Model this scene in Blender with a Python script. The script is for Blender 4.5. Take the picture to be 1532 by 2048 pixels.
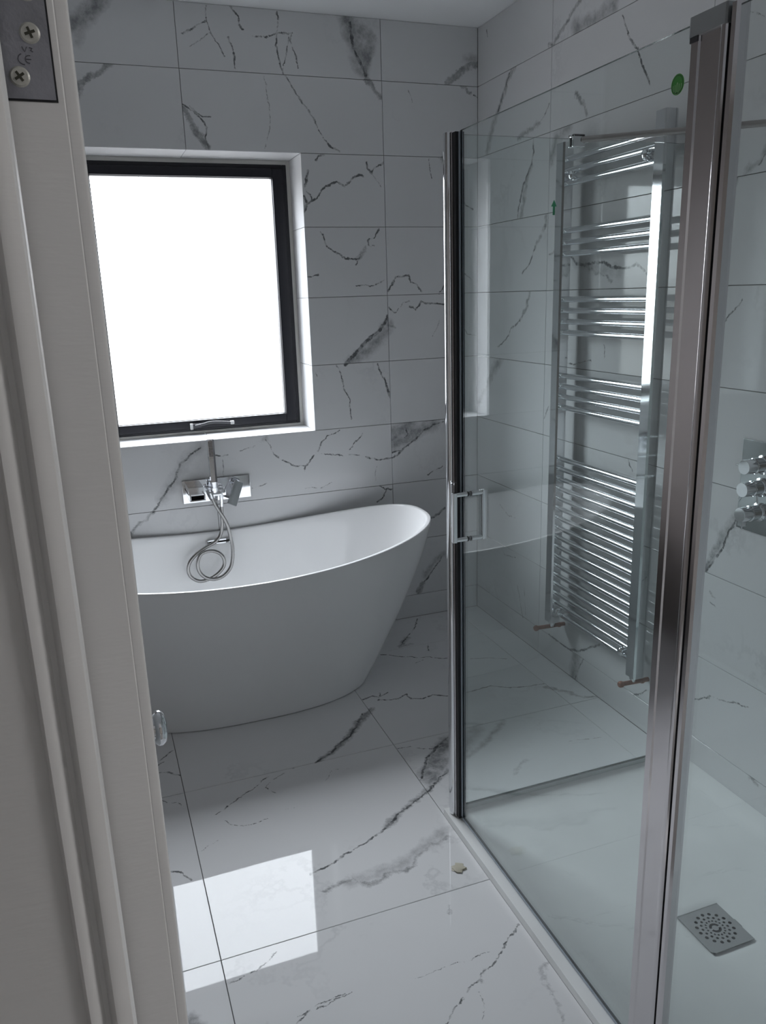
import bpy, bmesh, math
from mathutils import Vector, Matrix

for _o in list(bpy.data.objects):
    bpy.data.objects.remove(_o, do_unlink=True)
SC = bpy.context.scene
COL = SC.collection

# ---------------------------------------------------------------- camera
YAW, PITCH, ROLL = 0.346742, 0.266541, -0.030999
CAM = Vector((-1.81636, -3.58683, 1.62681))
cam_data = bpy.data.cameras.new('camera')
cam_data.sensor_fit = 'VERTICAL'
cam_data.sensor_height = 36.0
cam_data.lens = 1593.96 / 2048 * 36.0
cam_data.clip_start = 0.02
cam = bpy.data.objects.new('camera', cam_data)
COL.objects.link(cam)
_B = Matrix(((1, 0, 0), (0, 0, -1), (0, 1, 0)))            # world -> (right, down, forward)
_R = Matrix.Rotation(ROLL, 3, 'Z') @ Matrix.Rotation(PITCH, 3, 'X') @ _B @ Matrix.Rotation(YAW, 3, 'Z')
_right, _down, _fwd = _R[0].copy(), _R[1].copy(), _R[2].copy()
_m = Matrix((( _right.x, -_down.x, -_fwd.x), (_right.y, -_down.y, -_fwd.y), (_right.z, -_down.z, -_fwd.z)))
cam.matrix_world = Matrix.Translation(CAM) @ _m.to_4x4()
SC.camera = cam

# ---------------------------------------------------------------- light and exposure
world = bpy.data.worlds.new('overcast_sky')
SC.world = world
SKY = 29.0
world.use_nodes = True
_bg = world.node_tree.nodes['Background']
# overcast sky: about three times brighter overhead than at the hazy horizon, dull ground below
_bg.inputs['Strength'].default_value = SKY
_wt = world.node_tree
_tc = _wt.nodes.new('ShaderNodeTexCoord'); _sp = _wt.nodes.new('ShaderNodeSeparateXYZ'); _wt.links.new(_tc.outputs['Generated'], _sp.inputs[0])
_rp = _wt.nodes.new('ShaderNodeValToRGB'); _mr = _wt.nodes.new('ShaderNodeMapRange')
_mr.inputs[1].default_value = -1; _mr.inputs[2].default_value = 1; _wt.links.new(_sp.outputs['Z'], _mr.inputs[0]); _wt.links.new(_mr.outputs[0], _rp.inputs[0])
_e = _rp.color_ramp.elements
_e[0].position = 0.0; _e[0].color = (.09, .092, .095, 1); _e[1].position = 1.0; _e[1].color = (.90, .95, 1.0, 1)
for _p, _c in ((.49, (.12, .122, .125, 1)), (.51, (.26, .27, .285, 1)), (.60, (.40, .42, .45, 1)), (.70, (.66, .70, .75, 1))):
    _n = _rp.color_ramp.elements.new(_p); _n.color = _c
_wt.links.new(_rp.outputs[0], _bg.inputs['Color'])

def area(name, loc, rot, sx, sy, power, color=(1, 1, 1), portal=False):
    d = bpy.data.lights.new(name, 'AREA')
    d.shape = 'RECTANGLE'; d.size = sx; d.size_y = sy; d.energy = power; d.color = color
    if portal:
        d.cycles.is_portal = True
    o = bpy.data.objects.new(name, d); COL.objects.link(o)
    o.location = loc; o.rotation_euler = rot
    return o
# portal in the window opening: it only steers sampling of the sky, it adds no light
area('window_portal', (-1.322, 0.262, 1.62), (math.radians(-90), 0, 0), 0.86, 1.12, 1.0, portal=True)
# added area light, no lamp body: brightens door edge and architrave from the hallway
area('hallway_fill', (0.02, -3.95, 2.43), (0, 0, 0), 0.4, 0.4, 30.0, (1.0, 0.985, 0.97))

SC.view_settings.view_transform = 'Standard'
SC.view_settings.look = 'None'
SC.view_settings.gamma = 1.0
SC.view_settings.use_curve_mapping = False
SC.view_settings.exposure = 0.0
SC.cycles.use_denoising = True
SC.cycles.max_bounces = 12
SC.cycles.diffuse_bounces = 6
SC.cycles.glossy_bounces = 6
SC.cycles.transparent_max_bounces = 24
SC.cycles.caustics_reflective = False
SC.cycles.caustics_refractive = False
SC.cycles.sample_clamp_indirect = 8.0

# ---------------------------------------------------------------- helpers
def link(name, bm, mat, parent=None, smooth=False, mats=None):
    me = bpy.data.meshes.new(name)
    bmesh.ops.recalc_face_normals(bm, faces=bm.faces[:])
    bm.to_mesh(me); bm.free()
    for m_ in (mats or [mat]):
        me.materials.append(m_)
    o = bpy.data.objects.new(name, me); COL.objects.link(o)
    if smooth:
        for f_ in me.polygons: f_.use_smooth = True
        if smooth != 'all':
            try: me.set_sharp_from_angle(angle=math.radians(smooth if smooth is not True else 35))
            except Exception: pass
            wn = o.modifiers.new('weighted_normals', 'WEIGHTED_NORMAL'); wn.keep_sharp = True; wn.weight = 90
    if parent is not None: o.parent = parent
    return o

def thing(name, label, cat, group=None):
    o = bpy.data.objects.new(name, None); COL.objects.link(o)
    o.empty_display_size = 0.05
    o['label'] = label; o['category'] = cat
    if group: o['group'] = group
    return o

def tag(o, label, cat, group=None):
    o['label'] = label; o['category'] = cat
    if group: o['group'] = group
    return o

def structure(o):
    o['kind'] = 'structure'; return o

def rebase(root, base):
    """put a parent empty at the base of its thing; children keep their place"""
    root.location = base
    for c in root.children:
        c.location = c.location - Vector(base)

def new(): return bmesh.new()

def box(bm, x0, x1, y0, y1, z0, z1, bevel=0.0, seg=2, mi=0):
    vs = [bm.verts.new(v) for v in ((x0,y0,z0),(x1,y0,z0),(x1,y1,z0),(x0,y1,z0),(x0,y0,z1),(x1,y0,z1),(x1,y1,z1),(x0,y1,z1))]
    fs = [bm.faces.new([vs[i] for i in q]) for q in ((0,3,2,1),(4,5,6,7),(0,1,5,4),(1,2,6,5),(2,3,7,6),(3,0,4,7))]
    for f_ in fs: f_.material_index = mi
    if bevel > 0:
        es = list({e for f_ in fs for e in f_.edges})
        bmesh.ops.bevel(bm, geom=es, offset=bevel, segments=seg, affect='EDGES', profile=0.5)
    return bm

def prism(bm, poly, z0, z1, mi=0):
    """vertical prism over an xy outline"""
    a = [bm.verts.new((x, y, z0)) for x, y in poly]
    b = [bm.verts.new((x, y, z1)) for x, y in poly]
    n = len(poly)
    fs = [bm.faces.new(a[::-1]), bm.faces.new(b)]
    for i in range(n):
        fs.append(bm.faces.new((a[i], a[(i+1) % n], b[(i+1) % n], b[i])))
    for f_ in fs: f_.material_index = mi
    return bm

def frame_of(d):
    d = Vector(d).normalized()
    up = Vector((0, 0, 1)) if abs(d.z) < 0.9 else Vector((1, 0, 0))
    u = d.cross(up).normalized(); v = u.cross(d).normalized()
    return u, v

def lathe(bm, origin, axis, prof, n=32, mi=0, sc=(1, 1)):
    """prof: (radius, distance along axis) pairs; radius 0 closes the end"""
    o = Vector(origin); d = Vector(axis).normalized(); u, v = frame_of(d)
    rings = []
    for r, h in prof:
        c = o + d * h
        if r <= 1e-6: rings.append([bm.verts.new(c)])
        else: rings.append([bm.verts.new(c + u*(r*sc[0]*math.cos(2*math.pi*i/n)) + v*(r*sc[1]*math.sin(2*math.pi*i/n))) for i in range(n)])
    for a, b in zip(rings, rings[1:]):
        for i in range(n):
            j = (i+1) % n
            q = ([a[0]] if len(a) == 1 else [a[i], a[j]]) + ([b[0]] if len(b) == 1 else [b[j], b[i]])
            if len(q) >= 3:
                f_ = bm.faces.new(q); f_.material_index = mi
    return bm

def rod(bm, a, b, r, n=20, ch=0.0, mi=0):
    a, b = Vector(a), Vector(b); L = (b-a).length
    ch = min(ch, r*0.8)
    prof = [(0, 0), (r-ch, 0)] + ([(r, ch), (r, L-ch)] if ch > 0 else [(r, L)]) + ([(r-ch, L)] if ch > 0 else []) + [(0, L)]
    return lathe(bm, a, b-a, prof, n, mi)

def catmull(pts, k=8):
    P = [Vector(p) for p in pts]; P = [P[0]*2-P[1]] + P + [P[-1]*2-P[-2]]
    out = []
    for i in range(1, len(P)-2):
        for j in range(k):
            t = j/k
            out.append(0.5*((2*P[i]) + (P[i+1]-P[i-1])*t + (2*P[i-1]-5*P[i]+4*P[i+1]-P[i+2])*t*t + (3*P[i]-P[i-1]-3*P[i+1]+P[i+2])*t**3))
    out.append(P[-2]); return out

def tube(bm, pts, rad, n=12, mi=0):
    """tube along pts; rad a number or f(i)"""
    T0 = (pts[1]-pts[0]).normalized(); u, v = frame_of(T0); rings = []
    for i, p in enumerate(pts):
        T = (pts[min(i+1, len(pts)-1)] - pts[max(i-1, 0)]).normalized()
        u = (u - T*u.dot(T)).normalized(); v = T.cross(u)
        r = rad(i) if callable(rad) else rad
        rings.append([bm.verts.new(p + u*(r*math.cos(2*math.pi*k/n)) + v*(r*math.sin(2*math.pi*k/n))) for k in range(n)])
    for a, b in zip(rings, rings[1:]):
        for k in range(n):
            bm.faces.new((a[k], a[(k+1) % n], b[(k+1) % n], b[k])).material_index = mi
    bm.faces.new(rings[0][::-1]); bm.faces.new(rings[-1])
    return bm

# ---------------------------------------------------------------- materials
def mat(name, color, rough=0.5, metal=0.0, spec=0.5, coat=0.0, bump=None, mottle=None):
    m = bpy.data.materials.new(name); m.use_nodes = True
    nt = m.node_tree; b = nt.nodes['Principled BSDF']
    b.inputs['Base Color'].default_value = (*color, 1); b.inputs['Roughness'].default_value = rough
    b.inputs['Metallic'].default_value = metal; b.inputs['Specular IOR Level'].default_value = spec
    b.inputs['Coat Weight'].default_value = coat; b.inputs['Coat Roughness'].default_value = 0.03
    tc = nt.nodes.new('ShaderNodeTexCoord')
    if mottle:
        sc_, lo, hi = mottle
        n = nt.nodes.new('ShaderNodeTexNoise'); n.inputs['Scale'].default_value = sc_; n.inputs['Detail'].default_value = 4
        nt.links.new(tc.outputs['Object'], n.inputs['Vector'])
        r = nt.nodes.new('ShaderNodeMapRange'); r.inputs[1].default_value = .3; r.inputs[2].default_value = .7
        r.inputs[3].default_value = lo; r.inputs[4].default_value = hi
        nt.links.new(n.outputs['Fac'], r.inputs[0])
        x = nt.nodes.new('ShaderNodeMix'); x.data_type = 'RGBA'; x.blend_type = 'MULTIPLY'; x.inputs[0].default_value = 1
        x.inputs[6].default_value = (*color, 1); nt.links.new(r.outputs[0], x.inputs[7])
        nt.links.new(x.outputs[2], b.inputs['Base Color'])
    if bump:
        sc_, st, stretch = bump
        mp = nt.nodes.new('ShaderNodeMapping'); mp.inputs['Scale'].default_value = stretch
        n = nt.nodes.new('ShaderNodeTexNoise'); n.inputs['Scale'].default_value = sc_; n.inputs['Detail'].default_value = 3
        bp = nt.nodes.new('ShaderNodeBump'); bp.inputs['Strength'].default_value = st; bp.inputs['Distance'].default_value = 0.002
        nt.links.new(tc.outputs['Object'], mp.inputs[0]); nt.links.new(mp.outputs[0], n.inputs['Vector'])
        nt.links.new(n.outputs['Fac'], bp.inputs['Height']); nt.links.new(bp.outputs[0], b.inputs['Normal'])
    return m

CHROME = mat('chrome', (0.80, 0.81, 0.83), 0.06, 1.0)
CHROME_SOFT = mat('polished_aluminium', (0.70, 0.675, 0.69), 0.11, 1.0)
BRUSHED = mat('brushed_steel', (0.52, 0.53, 0.53), 0.38, 1.0, bump=(60, .15, (1, 12, 1)))
HOSE = mat('steel_hose', (0.36, 0.355, 0.35), 0.28, 1.0)
BLACK_FRAME = mat('black_window_frame', (0.010, 0.010, 0.014), 0.35, spec=.3)
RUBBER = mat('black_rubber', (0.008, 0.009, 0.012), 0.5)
UPVC = mat('pale_window_trim', (0.62, 0.61, 0.58), 0.4)
ACRYLIC = mat('white_bath_acrylic', (0.87, 0.875, 0.88), 0.10, spec=.5)
TRAY = mat('white_tray_resin', (0.92, 0.935, 0.93), 0.42, spec=.35, mottle=(3.0, .93, 1.03))
PAINT = mat('white_gloss_paint', (0.63, 0.63, 0.635), 0.36, bump=(60, .10, (1, 1, 5)), mottle=(4, .96, 1.02))
CEIL = mat('ceiling_paint', (0.92, 0.93, 0.94), 0.8)
PLASTER = mat('hallway_plaster', (0.20, 0.185, 0.17), 0.8, mottle=(2, .95, 1.03))
HALLFLOOR = mat('hallway_boards', (0.20, 0.195, 0.19), 0.5)
GROUT = mat('grey_grout', (0.22, 0.22, 0.22), 0.9)
HINGE = mat('dull_hinge_steel', (0.26, 0.265, 0.30), 0.55, 0.5, bump=(300, .2, (1, 1, 1)), mottle=(60, .85, 1.1))
STAMP = mat('stamped_mark', (0.09, 0.09, 0.11), 0.6, 0.4)
SCREW = mat('zinc_screw', (0.47, 0.47, 0.44), 0.45, 0.4, mottle=(300, .85, 1.1))
SLOT = mat('screw_recess', (0.03, 0.03, 0.02), 0.7)
COPPER = mat('weathered_copper', (0.36, 0.18, 0.13), 0.45, 0.6, mottle=(40, .6, 1.15))
GREEN = mat('green_sticker', (0.04, 0.30, 0.03), 0.5)
GREEN_DARK = mat('dark_green_print', (0.012, 0.09, 0.012), 0.5)
GREEN_LIGHT = mat('pale_green_print', (0.35, 0.6, 0.3), 0.5)
GREEN_ARROW = mat('green_arrow_print', (0.0, 0.36, 0.14), 0.5)
DARK = mat('dark_void', (0.012, 0.012, 0.012), 0.8)
DEBRIS = mat('beige_sealant', (0.55, 0.52, 0.42), 0.5)
LAMP_WHITE = mat('lamp_housing', (0.7, 0.7, 0.68), 0.5)

def glass_mat(name, tint, edge=False):
    m = bpy.data.materials.new(name); m.use_nodes = True; nt = m.node_tree; nt.nodes.clear()
    o = nt.nodes.new('ShaderNodeOutputMaterial'); mx = nt.nodes.new('ShaderNodeMixShader')
    t = nt.nodes.new('ShaderNodeBsdfTransparent'); t.inputs[0].default_value = (*tint, 1)
    g = nt.nodes.new('ShaderNodeBsdfGlossy'); g.inputs['Roughness'].default_value = 0.0; g.inputs[0].default_value = (1, 1, 1, 1)
    fr = nt.nodes.new('ShaderNodeFresnel'); fr.inputs['IOR'].default_value = 1.45
    # the fresnel node inverts the index on back faces; undo that so both faces of the sheet act alike
    geo = nt.nodes.new('ShaderNodeNewGeometry')
    ior = nt.nodes.new('ShaderNodeMapRange'); ior.inputs[1].default_value = 0; ior.inputs[2].default_value = 1
    ior.inputs[3].default_value = 1.45; ior.inputs[4].default_value = 1/1.45
    nt.links.new(geo.outputs['Backfacing'], ior.inputs[0]); nt.links.new(ior.outputs[0], fr.inputs['IOR'])
    nt.links.new(fr.outputs[0], mx.inputs[0]); nt.links.new(t.outputs[0], mx.inputs[1]); nt.links.new(g.outputs[0], mx.inputs[2])
    nt.links.new(mx.outputs[0], o.inputs[0])
    return m
GLASS = glass_mat('shower_glass', (0.957, 0.981, 0.978))
WINGLASS = glass_mat('window_glass', (0.99, 0.99, 0.99))
GLASS_EDGE = mat('dark_green_glass_edge', (0.015, 0.035, 0.035), 0.15)
SEAL = bpy.data.materials.new('clear_vinyl_seal'); SEAL.use_nodes = True
_b = SEAL.node_tree.nodes['Principled BSDF']; _b.inputs['Base Color'].default_value = (0.55, 0.62, 0.70, 1); _b.inputs['Roughness'].default_value = .25
_b.inputs['Alpha'].default_value = 0.6

# marble: every tile gets its own veins, drawn as distances to short line segments in the tile's own space
def vein_group():
    g = bpy.data.node_groups.new('vein_segment', 'ShaderNodeTree')
    for n_, t_ in (('P', 'NodeSocketVector'), ('A', 'NodeSocketVector'), ('BA', 'NodeSocketVector'), ('K', 'NodeSocketVector'), ('InvW', 'NodeSocketFloat'), ('S', 'NodeSocketFloat')):
        g.interface.new_socket(name=n_, in_out='INPUT', socket_type=t_)
    g.interface.new_socket(name='V', in_out='OUTPUT', socket_type='NodeSocketFloat')
    N, L = g.nodes, g.links
    i = N.new('NodeGroupInput'); o = N.new('NodeGroupOutput')
    def vm(op, a, b=None):
        n = N.new('ShaderNodeVectorMath'); n.operation = op; L.new(a, n.inputs[0])
        if b is not None: L.new(b, n.inputs[1])
        return n
    pa = vm('SUBTRACT', i.outputs['P'], i.outputs['A']).outputs[0]
    dt = vm('DOT_PRODUCT', pa, i.outputs['K']).outputs['Value']
    cl = N.new('ShaderNodeClamp'); L.new(dt, cl.inputs[0])
    sc_ = N.new('ShaderNodeVectorMath'); sc_.operation = 'SCALE'; L.new(i.outputs['BA'], sc_.inputs[0]); L.new(cl.outputs[0], sc_.inputs['Scale'])
    ds = vm('DISTANCE', pa, sc_.outputs[0]).outputs['Value']
    m1 = N.new('ShaderNodeMath'); m1.operation = 'MULTIPLY'; L.new(ds, m1.inputs[0]); L.new(i.outputs['InvW'], m1.inputs[1])
    m2 = N.new('ShaderNodeMath'); m2.operation = 'SUBTRACT'; m2.use_clamp = True; m2.inputs[0].default_value = 1; L.new(m1.outputs[0], m2.inputs[1])
    m3 = N.new('ShaderNodeMath'); m3.operation = 'MULTIPLY'; L.new(m2.outputs[0], m3.inputs[0]); L.new(i.outputs['S'], m3.inputs[1])
    L.new(m3.outputs[0], o.inputs[0])
    return g
VG = vein_group()
BASE_TILE = (0.75, 0.757, 0.768)

def marble(name, segs, rough, spec, seed, lift=1.0):
    """segs: list of (kind, width, strength, ax, ay, bx, by, plane) in tile space"""
    m = bpy.data.materials.new(name); m.use_nodes = True
    nt = m.node_tree; N, L = nt.nodes, nt.links; b = N['Principled BSDF']
    b.inputs['Roughness'].default_value = rough; b.inputs['Specular IOR Level'].default_value = spec
    tc = N.new('ShaderNodeTexCoord'); P = tc.outputs['Object']
    off = N.new('ShaderNodeVectorMath'); off.operation = 'ADD'; off.inputs[1].default_value = (seed*3.7, seed*1.3, seed*2.1); L.new(P, off.inputs[0])
    def noise(scale, detail, color=False, rough_=.6):
        n = N.new('ShaderNodeTexNoise'); n.inputs['Scale'].default_value = scale; n.inputs['Detail'].default_value = detail
        n.inputs['Roughness'].default_value = rough_
        L.new(off.outputs[0], n.inputs['Vector']); return n.outputs['Color' if color else 'Fac']
    def math_(op, a, b_=None, clamp=False):
        n = N.new('ShaderNodeMath'); n.operation = op; n.use_clamp = clamp
        for k, v in enumerate((a, b_)):
            if v is None: continue
            if isinstance(v, (int, float)): n.inputs[k].default_value = v
            else: L.new(v, n.inputs[k])
        return n.outputs[0]
    def mrange(v, a, b_, c, d):
        n = N.new('ShaderNodeMapRange'); L.new(v, n.inputs[0])
        for k, x in enumerate((a, b_, c, d)): n.inputs[k+1].default_value = x
        return n.outputs[0]
    # faint natural wisps on every tile
    w = noise(2.2, 6, rough_=.65)
    w = math_('ABSOLUTE', math_('SUBTRACT', w, 0.5))
    w = mrange(w, 0.0, 0.022, 1.0, 0.0)
    w = math_('MULTIPLY', w, mrange(noise(1.7, 2), .52, .68, 0.0, .22))
    cloud = mrange(noise(1.3, 3), .3, .75, lift, .95*lift)
    crack = smear = None
    if segs:
        d1 = N.new('ShaderNodeVectorMath'); d1.operation = 'SUBTRACT'; L.new(noise(22, 5, True, .7), d1.inputs[0]); d1.inputs[1].default_value = (.5, .5, .5)
        def warped(k):
            s_ = N.new('ShaderNodeVectorMath'); s_.operation = 'SCALE'; s_.inputs['Scale'].default_value = k; L.new(d1.outputs[0], s_.inputs[0])
            a_ = N.new('ShaderNodeVectorMath'); a_.operation = 'ADD'; L.new(P, a_.inputs[0]); L.new(s_.outputs[0], a_.inputs[1]); return a_.outputs[0]
        pc, ps = warped(.030), warped(.060)
        for kind, wd, st, ax, ay, bx, by, pl in segs:
            def v3(u, v): return (u, 0, v) if pl == 'B' else (0, u, v) if pl == 'R' else (u, v, 0)
            A = Vector(v3(ax, ay)); Bv = Vector(v3(bx, by)) - A
            if Bv.length < 1e-5: continue
            g = N.new('ShaderNodeGroup'); g.node_tree = VG
            L.new(pc if kind == 'c' else ps, g.inputs['P'])
            g.inputs['A'].default_value = A; g.inputs['BA'].default_value = Bv; g.inputs['K'].default_value = Bv / Bv.length_squared
            g.inputs['InvW'].default_value = 1.0 / (wd*(1.2 if pl == 'R' else 1.0)*(.62 if kind == 'c' else .72)); g.inputs['S'].default_value = st
            if kind == 'c': crack = g.outputs[0] if crack is None else math_('MAXIMUM', crack, g.outputs[0])
            else: smear = g.outputs[0] if smear is None else math_('MAXIMUM', smear, g.outputs[0])
    def mix(fac, c1, c2):
        n = N.new('ShaderNodeMix'); n.data_type = 'RGBA'
        if isinstance(fac, (int, float)): n.inputs[0].default_value = fac
        else: L.new(fac, n.inputs[0])
        for k, c in ((6, c1), (7, c2)):
            if isinstance(c, tuple): n.inputs[k].default_value = (*c, 1)
            else: L.new(c, n.inputs[k])
        return n.outputs[2]
    gcol = N.new('ShaderNodeCombineXYZ')
    for k in range(3): L.new(math_('MULTIPLY', cloud, BASE_TILE[k]), gcol.inputs[k])
    c = mix(w, gcol.outputs[0], (0.30, 0.31, 0.33))
    if smear is not None:
        t = math_('MULTIPLY', math_('MULTIPLY', smear, 2.0, True), mrange(noise(26, 5, rough_=.7), .32, .62, .30, 1.0))
        c = mix(math_('MULTIPLY', t, .82), c, (0.16, 0.165, 0.175))
    if crack is not None:
        t = math_('MULTIPLY', math_('MULTIPLY', crack, 2.6, True), mrange(noise(38, 3), .36, .56, .28, 1.0))
        c = mix(math_('MULTIPLY', t, .88), c, (0.06, 0.065, 0.07))
    L.new(c, b.inputs['Base Color'])
    return m

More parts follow.
